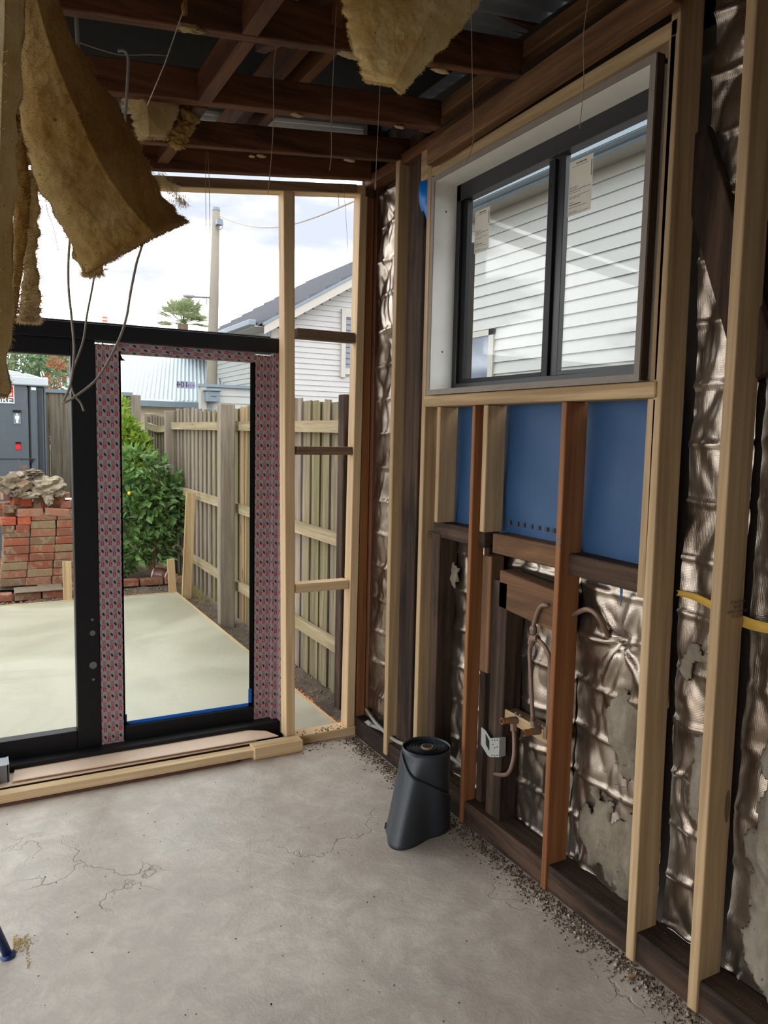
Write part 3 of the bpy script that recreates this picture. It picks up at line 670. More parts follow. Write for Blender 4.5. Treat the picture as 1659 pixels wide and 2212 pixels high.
# ================================================================== membrane roll
rx, ry = 1.500, 2.395
ro = thing('membrane_roll', 'roll of black damp proof membrane standing on the concrete floor', 'roll', (rx, ry, 0))
H_ = .312
obj('wound_core', MB().tube([(rx, ry, .0), (rx, ry, H_-.004)], .079, 48), MEMB, ro)
for r in (.078, .073, .0705, .062, .050, .038):
    obj('winding', MB().grid(lambda u, v, r=r: (rx+r*math.cos(2*PI*u)*(1+.015*math.sin(PI*v)), ry+r*math.sin(2*PI*u)*(1+.015*math.sin(PI*v)), H_-.004+.004*math.sin(PI*v)), 48, 4), MEMB, ro, smooth=True)
obj('cardboard_core', MB().tube([(rx, ry, H_-.03), (rx, ry, H_+.002)], .0225, 32), CARD, ro); obj('core_hole', MB().tube([(rx, ry, H_-.03), (rx, ry, H_+.003)], .019, 32), DARK, ro)
def rad(th, z):
    a = math.degrees(th) % 360; k = 1-z/H_
    return .092+.004*math.cos(th-3.3)+k**1.15*(.105*math.exp(-((a-211)/22)**2)+.055*math.exp(-((a-172)/34)**2))
def wrapc(u, v):
    th = math.radians(60)-u*2*PI*1.02; z = H_*v; r = rad(th, z)
    return (rx+math.cos(th)*r, ry+math.sin(th)*r, z+(.004 if v > .98 else 0))
obj('loose_turn', MB().grid(wrapc, 160, 20), MEMB, ro, smooth=True).modifiers.new('t', 'SOLIDIFY').thickness = .0018
def flap(u, v):
    th = math.radians(165)+u*math.radians(165)
    z = H_*(1.0-.62*u**.85)*v; r = rad(th, z)+.0075-(max(0, u-.9)*.06)
    return (rx+math.cos(th)*r, ry+math.sin(th)*r, z)
obj('loose_flap', MB().grid(flap, 100, 20), MEMB, ro, smooth=True).modifiers.new('t', 'SOLIDIFY').thickness = .0025
tip = Vector((rx+math.cos(math.radians(170))*.141, ry+math.sin(math.radians(170))*.141, 0))
obj('loose_corner', MB().poly([tip+Vector((0, 0, .002)), tip+Vector((-.022, .012, .002)), tip+Vector((-.018, .010, .028)), tip+Vector((.004, -.002, .006))], 0, (.002, .002, 0)), MEMB, ro)

# ================================================================== pipes, taps, bracket
def z4(x, y, X=1.66): return at(820+x/2.676, 1240+y/2.676, 0, X)
pa = thing('water_pipe', 'bare copper pipe loop with a tee fitting between the brown and orange studs', 'pipe', (1.66, 2.0, .5))
PX = 1.655
obj('pipe', MB().tube(smooth_pts([z4(1010, 186, 1.69), z4(965, 180, PX), z4(930, 190, PX), z4(905, 245, PX), z4(888, 310, PX)]), .0075, 10), COPPER, pa, smooth=True)
obj('pipe', MB().tube(smooth_pts([z4(885, 380, PX), z4(868, 440, PX), z4(872, 560, PX), z4(886, 850, PX)]), .0072, 10), COPPER, pa, smooth=True)
obj('pipe', MB().tube(smooth_pts([z4(900, 372, PX), z4(940, 400, PX), z4(978, 465, PX), z4(984, 560, 1.665), z4(972, 900, 1.67)]), .0072, 10), COPPER, pa, smooth=True)
obj('joint', MB().tube([z4(892, 300, PX), z4(889, 318, PX), z4(887, 345, PX)], [.010, .014, .012], 10), COPPER, pa)
obj('joint', MB().tube([z4(886, 350, PX), z4(884, 375, PX), z4(874, 405, PX)], [.011, .014, .012], 10).tube([z4(884, 372, PX), z4(915, 372, PX)], .012, 10), COPPER, pa)
def tap(nm, lab, body, outv, drop, P=1.668):
    t = thing(nm, lab, 'tap', z4(*body, P))
    b = z4(*body, P); o_ = z4(*outv, P-.055)
    obj('body', MB().tube([b+Vector((.03, 0, 0)), b], .013, 12).tube([b, b+(o_-b)*.55], [.014, .012], 12), COPPER, t)
    obj('nipple', MB().tube([b+(o_-b)*.55, b+(o_-b)*.8, o_], [.010, .012, .012], 12), BRASS, t)
    obj('bore', MB().tube([o_, o_+(o_-b)*.02], .008, 10), DARK, t)
    obj('nut', MB().tube([z4(drop[0], drop[1], P), z4(drop[2], drop[3], P)], .0125, 6), COPPER, t)
    for s in (-1, 1): obj('lug', MB().blob(b+Vector((.012, .012*s, .018)), (.007, .007, .009), s, .1, 1), COPPER, t)
tap('pipe_tap', 'left brass wall outlet with a pipe dropping from it', (785, 845), (705, 850), (773, 850, 775, 905))
tap('pipe_tap', 'right brass wall outlet below the pipe loop', (915, 905), (832, 920), (888, 835, 893, 880))
obj('nut', MB().tube([z4(966, 880, 1.67), z4(964, 950, 1.67)], .011, 8), COPPER, pa)
p2 = tag(obj('waste_pipe', MB().tube(smooth_pts([z4(775, 900, 1.668), z4(778, 960, 1.668), z4(775, 1060, 1.66), z4(745, 1150, 1.65), z4(690, 1160, 1.66), z4(635, 1142, 1.69)]), .0075, 10), COPPER, smooth=True), 'brown pipe curling down from the left outlet to the old stud', 'pipe')
p3 = tag(obj('supply_pipe', MB().tube(smooth_pts([z4(1120, 236, 1.70), z4(1160, 215, 1.68), z4(1200, 204, 1.67), z4(1245, 225, 1.67), z4(1290, 290, 1.69), z4(1325, 370, 1.735), z4(1340, 402, 1.77)]), .0085, 10), COPPER, smooth=True), 'curved copper pipe entering the foil at the star crease', 'pipe')
p4 = tag(obj('floor_pipe', MB().tube(smooth_pts([(1.70, 3.30, .125), (1.66, 3.1, .12), (1.655, 2.9, .115), (1.66, 2.7, .16), (1.655, 2.55, .21), (1.66, 2.36, .205)]), .0085, 10), PVC, smooth=True), 'grey pipe running low along the wall behind the membrane roll', 'pipe')
tag(obj('pipe_elbow', MB().tube([at(768, 1553, 0, 1.67), at(790, 1562, 0, 1.66), at(830, 1578, 0, 1.66)], .0085, 10).tube([at(795, 1560, 0, 1.66), at(803, 1567, 0, 1.66)], .013, 10), PVC, smooth=False), 'pale pipe joint low in the back corner by the foil', 'pipe')
br = thing('mounting_bracket', 'white perforated metal wall box bracket on the old stud', 'bracket', z4(640, 1000, 1.64))
q = [z4(x, y, 1.645) for x, y in ((588, 885), (612, 905), (640, 950), (640, 1058), (625, 1050), (585, 985))]
hole = [z4(x, y, 1.643) for x, y in ((612, 925), (632, 965), (632, 1020), (614, 985))]
GALV = flat('bracket_paint', srgb(158, 158, 152), .5)
obj('side_plate', MB().poly(q, 0, (.002, 0, 0)), GALV, br); obj('opening', MB().poly(hole, 0, (.001, 0, 0)), DARK, br)
fp = [z4(x, y, 1.640) for x, y in ((638, 950), (692, 950), (690, 1060), (638, 1058))]
obj('front_plate', MB().poly(fp, 0, (.03, 0, 0)), GALV, br, bev=.001)
for (hx, hy) in ((650, 960), (665, 960), (680, 960), (655, 985), (665, 1005), (680, 1000), (650, 1048), (665, 1050), (680, 1048)):
    obj('slot', MB().tube([z4(hx, hy, 1.6395), z4(hx, hy, 1.6385)], .0022, 8), DARK, br)
for (px_, py_) in ((1222, 1565), (1255, 1557)): pass
obj('washer', MB().tube([at(1206, 1172, 0, 1.626), at(1206, 1172, 0, 1.6305)], .0075, 14), STEEL, wr)
# grade stamps on studs
def stamp(lines, px, py, ax, v, h, right, up):
    o0 = at(px, py, ax, v)
    for i, s in enumerate(lines):
        text('grade_stamp', s, h, frame_mtx(o0+Vector(up)*(-h*1.0*i), right, up), INK, wr, .0002)
stamp(['MCP 12', '40 MCD CNO1', '35X90', 'KILN MGO'], 1592, 1330, 1, 1.2405, .012, (-1, 0, 0), (0, 0, -1))
stamp(['MGP 12', 'CNO1'], 1648, 345, 1, 1.258, .012, (-1, 0, 0), (0, 0, -1))
stamp(['MCP 12', '40 DEL1', '35X90'], 932, 1160, 1, 2.6915, .012, (-1, 0, 0), (0, 0, -1))
# staples in the foil
for (px_, py_) in ((1332, 1648), (1348, 1653), (1332, 1694), (1346, 1700)):
    a = at(px_, py_, 0, 1.715); obj('staple', MB().tube([a+Vector((0, .007, -.003)), a+Vector((0, -.007, .003))], .0012, 5), INK, wr)
# blue plastic bag in the top corner
BAG = m_translucent('blue_plastic', srgb(20, 130, 226), .55)
def bagf(u, v):
    y = 2.735+.13*u; z = 2.36+.26*v; bl = math.sin(PI*u)**.6*math.sin(PI*v)**.6
    return (1.70-.045*bl-.012*abs(noise.noise(Vector((y*14, z*9, 3)))), y, z)
tag(obj('plastic_sheet', MB().grid(bagf, 24, 40), BAG, smooth=True), 'bright blue plastic bulging through the gap left of the window', 'plastic')

# ================================================================== insulation batts
def fuzz(parent, surf, n, ln, mat, seed=0, edge=.5):
    rnd = random.Random(seed); mb = MB()
    for i in range(n):
        if rnd.random() < edge:
            u, v = rnd.choice(((rnd.random(), rnd.choice((0, 1))), (1, rnd.random())))
        else: u, v = rnd.random(), rnd.random()
        p, nrm = surf(u, v)
        d = (nrm*rnd.uniform(-.2, 1)+Vector((rnd.uniform(-1, 1), rnd.uniform(-1, 1), rnd.uniform(-1, .6)))).normalized()*rnd.uniform(.3, 1)*ln
        s = d.cross(Vector((rnd.random(), rnd.random(), rnd.random()))).normalized()*.0004
        b = len(mb.v); m = p+d*.5+Vector((rnd.uniform(-1, 1), rnd.uniform(-1, 1), rnd.uniform(-1, 1)))*ln*.12
        mb.v += [tuple(p-s), tuple(p+s), tuple(m+s), tuple(m-s), tuple(p+d)]; mb.f += [(b, b+1, b+2, b+3), (b+3, b+2, b+4)]
    o = obj('fibres', mb, mat, parent); o['kind'] = 'stuff'; return o
def batt(name, label, Lp, Rp, thick, mat, ridge=None, seed=0, nu=60, nv=40, rough=.012, fz=2500, fl=.02, ragged=.012, hgt=.05, away=Vector((0, 1, 0))):
    Ls, Rs = smooth_pts(Lp, 8), smooth_pts(Rp, 8)
    def samp(P, u):
        k = u*(len(P)-1); i = min(int(k), len(P)-2); return P[i].lerp(P[i+1], k-i)
    def mid(u, v):
        return samp(Ls, u).lerp(samp(Rs, u), v)
    def front(u, v):
        p = mid(u, v); tow = (EYE-p).normalized()*.55-away*.45; tow.normalize()
        h = 0
        if ridge is not None:
            rr = ridge(u) if callable(ridge) else ridge
            h = hgt*(v/rr if v < rr else (1-v)/(1-rr))
        e = (1-(2*v-1)**6)
        e2 = 1-max(0, (u-.93)/.07)**2
        hh = thick*.5*math.sqrt(max(0, e*e2))
        q = noise.noise(p*9+Vector((seed, 0, 0)))*rough+noise.noise(p*34+Vector((0, seed, 0)))*rough*.45+noise.noise(p*90)*rough*.2
        jag = noise.noise(Vector((u*14, seed, v*9)))*ragged
        return p, tow, h, hh, q, jag
    def F_(u, v):
        p, tow, h, hh, q, jag = front(u, v); sd = (samp(Rs, u)-samp(Ls, u)).normalized()
        return p+tow*(h+hh+q)+sd*jag*(abs(2*v-1)**4)*(1 if v > .5 else -1)
    def B_(u, v):
        p, tow, h, hh, q, jag = front(u, v); sd = (samp(Rs, u)-samp(Ls, u)).normalized()
        return p+tow*(h-hh-q*.4)+sd*jag*(abs(2*v-1)**4)*(1 if v > .5 else -1)
    mb = MB(); mb.grid(F_, nu, nv); k = len(mb.v); mb.grid(B_, nu, nv)
    W = nv+1
    for a in range(nu):
        mb.f += [(a*W, (a+1)*W, k+(a+1)*W, k+a*W), (a*W+nv, (a+1)*W+nv, k+(a+1)*W+nv, k+a*W+nv)]
    for b in range(nv): mb.f += [(b, b+1, k+b+1, k+b), (nu*W+b, nu*W+b+1, k+nu*W+b+1, k+nu*W+b)]
    p0 = mid(0, .5); t = thing(name, label, 'insulation', p0)
    obj('wool', mb, mat, t, smooth=True)
    def surf(u, v):
        p = F_(u, v).lerp(B_(u, v), random.random() if (v in (0, 1) or u == 1) else 0)
        n = (EYE-p).normalized()
        if v in (0, 1): n = n*.3+(samp(Rs, u)-samp(Ls, u)).normalized()*(1 if v else -1)
        if u == 1: n = Vector((0, 0, -1))
        return p, n
    if fz: fuzz(t, surf, fz, fl, mat, seed)
    return t
P = lambda px, py, y: at(px, py, 1, y)
batt('insulation_batt', 'large yellow glasswool batt hanging diagonally from the ceiling in front of the door',
     [P(20, -60, 1.50), P(38, 120, 1.60), P(45, 270, 1.68), P(80, 400, 1.74), P(140, 500, 1.78), P(186, 592, 1.80)],
     [P(85, -120, 1.55), P(160, 90, 1.66), P(255, 230, 1.72), P(315, 350, 1.76), P(365, 440, 1.80), P(408, 478, 1.82)],
     .07, WOOLY, ridge=lambda u: .42+.2*u, seed=1, nu=150, nv=100, fz=7000, fl=.010, hgt=.085)
batt('insulation_batt', 'pale frayed wool layer hanging behind the lower left of the diagonal batt',
     [P(60, -20, 1.90), P(80, 200, 1.90), P(100, 380, 1.90), P(140, 490, 1.90), P(178, 590, 1.90)], [P(95, -20, 1.90), P(125, 200, 1.90), P(150, 380, 1.90), P(190, 490, 1.90), P(218, 590, 1.90)], .02, WOOLP, seed=2, nu=40, nv=16, fz=3000, fl=.022, ragged=.02)
batt('insulation_batt', 'yellow glasswool batt hanging from the ceiling left of the window',
     [P(735, -120, 1.90), P(742, 0, 1.90), P(752, 70, 1.90), P(772, 130, 1.90), P(790, 175, 1.90)],
     [P(1150, -120, 1.80), P(1045, -5, 1.84), P(985, 75, 1.87), P(925, 135, 1.88), P(868, 202, 1.90)],
     .07, WOOLB, ridge=lambda u: .62, seed=3, nu=100, nv=90, fz=5000, fl=.009, hgt=.05, ragged=.016)
batt('insulation_batt', 'thick yellow wool batt hanging at the left frame edge, nearest the corner',
     [P(-60, -60, 1.45), P(-55, 200, 1.47), P(-50, 500, 1.5), P(-45, 850, 1.52)], [P(60, -60, 1.45), P(48, 150, 1.47), P(35, 330, 1.49), P(28, 560, 1.5), P(26, 700, 1.5), P(18, 855, 1.52)],
     .07, WOOLP, ridge=.6, seed=4, nu=140, nv=40, fz=4000, fl=.010, rough=.016, ragged=.012)
batt('insulation_batt', 'narrow yellow wool strip behind the left edge batt',
     [P(25, 300, 1.62), P(28, 450, 1.62), P(25, 600, 1.62), P(20, 700, 1.62)], [P(50, 300, 1.62), P(66, 400, 1.62), P(58, 520, 1.62), P(38, 660, 1.62)], .03, WOOLY, seed=5, nu=60, nv=18, fz=2000, fl=.014)
batt('insulation_batt', 'thin pale see-through wool veil hanging beside the yellow strip',
     [P(48, 380, 1.75), P(55, 500, 1.75), P(48, 620, 1.75), P(40, 688, 1.75)], [P(82, 390, 1.75), P(84, 480, 1.75), P(80, 560, 1.75), P(88, 640, 1.75), P(84, 690, 1.75)], .010, WOOLP, seed=6, nu=80, nv=24, fz=4500, fl=.016, ragged=.009)
batt('insulation_batt', 'folded cream wool batt wedged between the second and third joists',
     [P(262, 215, 2.70), P(280, 240, 2.70), P(290, 275, 2.70), P(296, 304, 2.72)], [P(382, 222, 2.70), P(388, 240, 2.70), P(374, 270, 2.70), P(362, 300, 2.72)],
     .09, WOOLP, ridge=.30, seed=7, nu=40, nv=40, fz=1200, fl=.012, hgt=.05, ragged=.01)
for i, (px_, py_, r, lab) in enumerate(((405, 250, (.038, .04, .034), 'round yellow wool curl at the top right of the folded batt'), (396, 275, (.036, .035, .022), 'flat grey yellow wool curl in the middle of the curls'), (386, 292, (.032, .03, .026), 'orange yellow wool curl below the middle one'), (384, 312, (.026, .025, .014), 'lowest small wool curl touching the third joist'))):
    c = P(px_, py_, 2.72); tag(obj('wool_curl', MB().blob(c, r, i+2, .35, 4, 1.6), WOOLY, smooth=True), lab, 'insulation')
# glue dabs and wool scraps left on the joist undersides
for (px_, py_, s, wh) in ((640, 249, 16, 'oval one under the second joist, left of the corner'), (863, 275, 14, 'right one under the second joist near the beam'), (565, 337, 14, 'left one under the third joist'), (755, 347, 17, 'right one under the third joist'), (952, 154, 20, 'long one under the first joist right of the batt tip'), (545, 338, 8, 'tiny one at the far left under the third joist')):
    y = 2.975 if py_ > 300 else (2.60 if py_ > 200 else 2.11)
    c = P(px_, py_, y); rr = s*.0016; tag(obj('glue_dab', MB().blob(c, (rr, .012, .005), px_, .3, 2), WOOLP, smooth=True), 'cream glue dab, '+wh, 'glue', 'glue dabs under the joists')
for (px_, py_, y, lab) in ((408, 62, 2.10, 'yellow wool scrap under the first joist above the folded batt'), (758, 119, 2.11, 'yellow wool scrap under the first joist left of the hanging tip'), (365, 400, 3.3, 'grey wool wisp caught behind the tip of the big batt')):
    c = P(px_, py_, y)
    tag(obj('wool_scrap', MB().blob(c, (.04, .014, .008), px_, .6, 3, 2.4), WOOLP, smooth=True), lab, 'insulation')
wp = thing('wool_wisp', 'pale frayed wisp of wool at the right tip of the big batt', 'insulation', P(390, 420, 1.85))
rnd = random.Random(3); mb = MB()
for i in range(900):
    p = P(350+50*rnd.random()+rnd.gauss(0, 4), 0, 1.85); k = rnd.random(); p = P(342+58*k+rnd.gauss(0, 5), 380+62*k+rnd.gauss(0, 7), 1.85+rnd.gauss(0, .01))
    d = Vector((rnd.gauss(0, 1), rnd.gauss(0, 1), rnd.gauss(0, 1))).normalized()*.012; s = Vector((.0005, 0, .0003)); b = len(mb.v)
    mb.v += [tuple(p-s), tuple(p+s), tuple(p+d)]; mb.f.append((b, b+1, b+2))
o = obj('fibres', mb, WOOLP, wp); o['kind'] = 'stuff'

# strings, wires and cables
def line(nm, lab, pts, y, r, mat, cat='string', n=6, sm=True):
    q = [P(a, b, y if not isinstance(y, (list, tuple)) else y[i]) for i, (a, b) in enumerate(pts)]
    return tag(obj(nm, MB().tube(smooth_pts(q, 5) if sm else q, r, n), mat, smooth=True), lab, cat)
line('hanging_string', 'tan string dangling from the first joist in front of the sky gap', [(597, 100), (591, 150), (591, 250), (587, 330), (579, 420)], 2.12, .0011, STRING)
line('hanging_wire', 'thin twisted black and white wire left of the hanging batt', [(727, 10), (722, 110), (716, 250), (716, 330), (712, 368)], 2.0, .0012, CABLE)
line('hanging_string', 'tan string below the tip of the hanging batt ending in a knot', [(821, 185), (818, 250), (814, 330), (811, 405)], 2.15, .0011, STRING)
tag(obj('string_knot', MB().blob(P(811, 400, 2.15), (.003, .003, .014), 1, .3, 2), STRING), 'frayed knot at the end of the string by the corner', 'string')
line('hanging_string', 'long tan string in front of the upper left of the window', [(1018, -20), (1020, 150), (1022, 300), (1006, 352)], 1.7, .0011, STRING)
line('hanging_string', 'tan string with a knotted end in front of the right window pane', [(1272, -10), (1260, 80), (1261, 180), (1252, 278)], 1.35, .0009, STRING)
line('hanging_string', 'pale cord slanting across the first joist to the folded batt', [(404, 0), (390, 40), (355, 140), (318, 228)], 2.0, .0013, PAPER, sm=False)
tag(obj('wool_scrap', MB().blob(P(398, 18, 2.0), (.007, .006, .017), 5, .5, 2), WOOLY, smooth=True), 'yellow wool tuft caught on the slanting cord', 'insulation')
line('hanging_wire', 'left one of two fine wires before the wooden pole', [(446, 325), (444, 400), (446, 527)], 3.0, .0008, STRING)
line('hanging_wire', 'right one of two fine wires before the wooden pole', [(449, 328), (452, 395), (454, 535)], 3.05, .0010, STRING)
line('hanging_wire', 'short fine wire under the top plate in the right bay', [(731, 395), (732, 448)], 3.28, .0009, STRING)
line('hanging_wire', 'long fine wire in the right bay of the pine frame', [(741, 398), (746, 450), (752, 548)], 3.28, .0007, STRING)
line('hanging_wire', 'fine bent wire between the batts at the left', [(60, -15), (96, 170), (98, 300), (100, 440), (112, 480), (123, 525), (126, 542)], 2.2, .0009, STRING)
line('grey_cable', 'left thick grey cable hanging from the big batt in front of the door post', [(150, 140), (165, 300), (160, 430), (149, 540), (148, 620), (155, 690), (160, 760), (152, 830), (134, 872)], 2.4, .0036, CABLE, 'cable')
line('grey_cable', 'middle thin grey cable hanging behind the batt tip', [(195, 200), (225, 360), (215, 500), (203, 600), (188, 680), (180, 735), (163, 785), (152, 820), (160, 852), (174, 870), (181, 888)], 2.42, .0030, CABLE, 'cable')
line('grey_cable', 'right grey cable crossing the tape covered stile', [(232, 240), (285, 390), (310, 500), (294, 572), (282, 632), (272, 690), (252, 745), (212, 815), (165, 855), (137, 871)], 2.38, .0036, CABLE, 'cable')
line('grey_conduit', 'white hooked conduit hanging behind the big batt', [(255, 110), (266, 109), (275, 118), (277, 140), (274, 200), (270, 262)], 2.35, .0042, PVC, 'conduit')
line('grey_conduit', 'upright pale conduit between the first joists at the left', [(165, 20), (166, 60), (169, 110), (170, 140)], 2.3, .0055, PVC, 'conduit')
line('roof_wire', 'thin black wire sagging under the roof iron', [(172, 92), (210, 105), (260, 118), (320, 118), (360, 120)], 2.45, .0016, CABLE, 'wire')

# ================================================================== blue trestle at the left edge
ft = at(17, 2066, 2, 0)
ts = thing('steel_trestle', 'blue painted steel trestle leg with a flared foot at the lower left edge', 'trestle', ft)
topv = ft+Vector((-.22, -.10, .75))
obj('leg', MB().tube([ft+Vector((0, 0, .004)), topv], .0125, 16), BLUEPL, ts, smooth=True)
obj('foot', MB().tube([ft, ft+Vector((0, 0, .004)), ft+Vector((-.002, 0, .010))], [.021, .021, .014], 24), BLUEPL, ts)
ft2 = ft+Vector((-.44, -.2, 0))
obj('leg', MB().tube([ft2+Vector((0, 0, .004)), topv+Vector((-.02, 0, 0))], .0125, 16), BLUEPL, ts, smooth=True)
obj('foot', MB().tube([ft2, ft2+Vector((0, 0, .006))], .021, 24), BLUEPL, ts)
obj('top_bar', MB().tube([topv, topv+Vector((-.35, .7, 0))], .016, 14), BLUEPL, ts, smooth=True)
for dv in (ft, ft2):
    f3 = dv+Vector((-.30, .80, 0)); obj('leg', MB().tube([f3+Vector((0, 0, .004)), topv+Vector((-.35, .7, 0))], .0125, 16), BLUEPL, ts, smooth=True); obj('foot', MB().tube([f3, f3+Vector((0, 0, .006))], .021, 24), BLUEPL, ts)
# sawdust and debris
def scatter(name, label, cat, pts, mat, smin, smax, seed, zf=0):
    rnd = random.Random(seed); mb = MB()
    for (x, y) in pts:
        s = rnd.uniform(smin, smax); z = zf(x, y) if callable(zf) else zf; b = len(mb.v)
        q = [Vector((rnd.uniform(-1, 1), rnd.uniform(-1, 1), 0)).normalized()*s*rnd.uniform(.6, 1) for _ in range(3)]
        mb.v += [(x+s*math.cos(k*2.09+s)*rnd.uniform(.6, 1.1), y+s*math.sin(k*2.09+s)*rnd.uniform(.6, 1.1), z+.0005) for k in range(3)]+[(x+rnd.uniform(-.3, .3)*s, y+rnd.uniform(-.3, .3)*s, z+s*rnd.uniform(.4, 1))]
        mb.f += [(b, b+1, b+3), (b+1, b+2, b+3), (b+2, b, b+3), (b, b+2, b+1)]
    o = obj(name, mb, mat); return tag(o, label, cat, kind='stuff')
rnd = random.Random(5)
DUST = flat('sawdust', srgb(214, 194, 142), .95, var=.2)
scatter('sawdust', 'pale sawdust patch on the floor beside the blue trestle foot', 'sawdust', [(ft.x+.015+abs(rnd.gauss(0, .018)), ft.y+.045+rnd.gauss(0, .018)) for _ in range(500)]+[(ft.x+.05+rnd.gauss(0, .003), ft.y-.08+.16*rnd.random()) for _ in range(160)], DUST, .001, .0035, 1)
GRAV = flat('grit', srgb(122, 106, 90), .95, var=.4); GRAVD = flat('dark_grit', srgb(72, 56, 45), .95, var=.3); GRAVL = flat('pale_chips', srgb(160, 152, 140), .9, var=.1)
scatter('wall_debris', 'brown grit and rubble strewn along the foot of the right wall', 'debris', [(1.635-abs(rnd.gauss(0, .045)), rnd.uniform(.5, 3.28)) for _ in range(3600)], GRAV, .0015, .0065, 2)
scatter('wall_debris', 'dark crumbs strewn along the foot of the right wall', 'debris', [(1.635-abs(rnd.gauss(0, .04)), rnd.uniform(.5, 3.28)) for _ in range(2500)], GRAVD, .002, .007, 3)
scatter('wall_debris', 'pale plaster chips by the foot of the right wall', 'debris', [(1.615-abs(rnd.gauss(0, .04)), rnd.uniform(1.0, 1.9)) for _ in range(150)], GRAVL, .003, .010, 4)
scatter('plate_dust', 'dirt lying on top of the old bottom plate', 'debris', [(rnd.uniform(1.645, 1.735), rnd.uniform(.6, 3.3)) for _ in range(900)], GRAVD, .001, .0035, 6, .09)
scatter('floor_crumbs', 'small dark crumbs scattered over the concrete floor', 'debris', [(rnd.uniform(-.3, 1.55), rnd.uniform(1.2, 3.2)) for _ in range(230)], GRAVD, .0012, .0045, 5)
scatter('plate_crumbs', 'dark soil crumbs on the pine plate under the right bay', 'debris', [(rnd.uniform(1.32, 1.58), rnd.uniform(3.30, 3.36)) for _ in range(50)]+[(rnd.uniform(1.3, 1.65), rnd.uniform(3.2, 3.29)) for _ in range(60)], GRAVD, .002, .007, 8, lambda x, y: .045 if y > 3.3 else 0)
tag(obj('wood_chip', B(0, .030, 0, .009, 0, .004), PINE['x'], loc=(0, 0, 0)), 'pale wood chip on the floor near the foot of the tall stud', 'wood chip').location = at(1358, 2117, 2, .004)

# ================================================================== outside
gr = struct('ground', (0, 10, -.13))
def gf(u, v):
    x = -30+70*v; y = 3.44+70*u**2.2; return (x, y, -.16)
obj('soil', MB().box(-12, 30, 3.41, 60, -.30, -.15).box(1.84, 30, -12, 3.41, -.30, -.15).box(-12, -2.5, -12, 3.41, -.30, -.15), SOIL, gr, loc=(0, 0, -.3))
def soilf(u, v):
    x = 1.68+.55*v; y = 3.42+6.3*u; return (x, y, -.135+.018*noise.noise(Vector((x*5, y*5, 0)))+.012*noise.noise(Vector((x*17, y*17, 2))))
obj('soil_strip', MB().grid(soilf, 300, 30), SOIL, gr, smooth=True)
def soilf2(u, v):
    x = -1.5+3.3*v; y = 7.46+1.5*u; return (x, y, -.125+.03*u+.022*noise.noise(Vector((x*5, y*5, 0)))+.018*noise.noise(Vector((x*15, y*15, 2))))
obj('soil_strip', MB().grid(soilf2, 80, 160), SOIL, gr, smooth=True)
tag(obj('concrete_slab', B(-5.5, 1.715, 3.42, 7.48, -.2, -.10), SLAB), 'freshly poured smooth grey concrete slab outside the door', 'slab')
fw = thing('slab_formwork', 'thin pine formwork boards edging the wet slab', 'formwork', (1.72, 5.5, -.18))
obj('board', B(1.716, 1.732, 3.42, 7.50, -.2, -.094), PINE['y'], fw); obj('board', B(-4.5, 1.716, 7.482, 7.50, -.2, -.094), PINE['x'], fw)
mb = MB(); rnd = random.Random(9)
scatter('soil_crumbs', 'clods and pebbles on the soil strip by the fence', 'debris', [(rnd.uniform(1.74, 2.2), rnd.uniform(3.5, 9)) for _ in range(1500)], GRAV, .004, .016, 10, -.135)
scatter('soil_crumbs', 'clods and pebbles on the soil behind the slab', 'debris', [(rnd.uniform(-1.2, 1.75), rnd.uniform(7.52, 7.95)) for _ in range(1500)], GRAV, .005, .02, 12, -.12)
BROK = flat('broken_brick', srgb(190, 128, 100), .95, var=.25)
scatter('brick_rubble', 'pale red brick rubble beside the slab edge', 'rubble', [(1.745+abs(rnd.gauss(0, .015)), rnd.uniform(3.6, 4.7)) for _ in range(120)], BROK, .012, .03, 14, -.13)
# stakes
def stake(nm, lab, b0, b1, t0, t1, y, th=.02):
    a, b, c, d = P(*b0, y), P(*b1, y), P(*t0, y), P(*t1, y)
    a.z = b.z = -.16
    q = [a, b, a+Vector((0, th, 0)), b+Vector((0, th, 0)), c, d, c+Vector((0, th, 0)), d+Vector((0, th, 0))]
    tag(obj(nm, MB().hexa(q), PINE['z'], bev=.002), lab, 'stake')
stake('timber_stake', 'short pine stake in front of the brick stack', (137, 1292), (156, 1292), (135, 1213), (154, 1213), 7.505)
stake('timber_stake', 'short leaning pine stake at the slab corner', (366, 1280), (383, 1280), (361, 1209), (377, 1207), 7.505)
stake('timber_stake', 'tall pine plank stake beside the slab corner', (393, 1287), (413, 1289), (403, 1063), (423, 1065), 7.30, .03)
stake('timber_stake', 'thin stake supporting the lemon tree', (318, 1250), (324, 1250), (319, 1010), (326, 1010), 8.62)
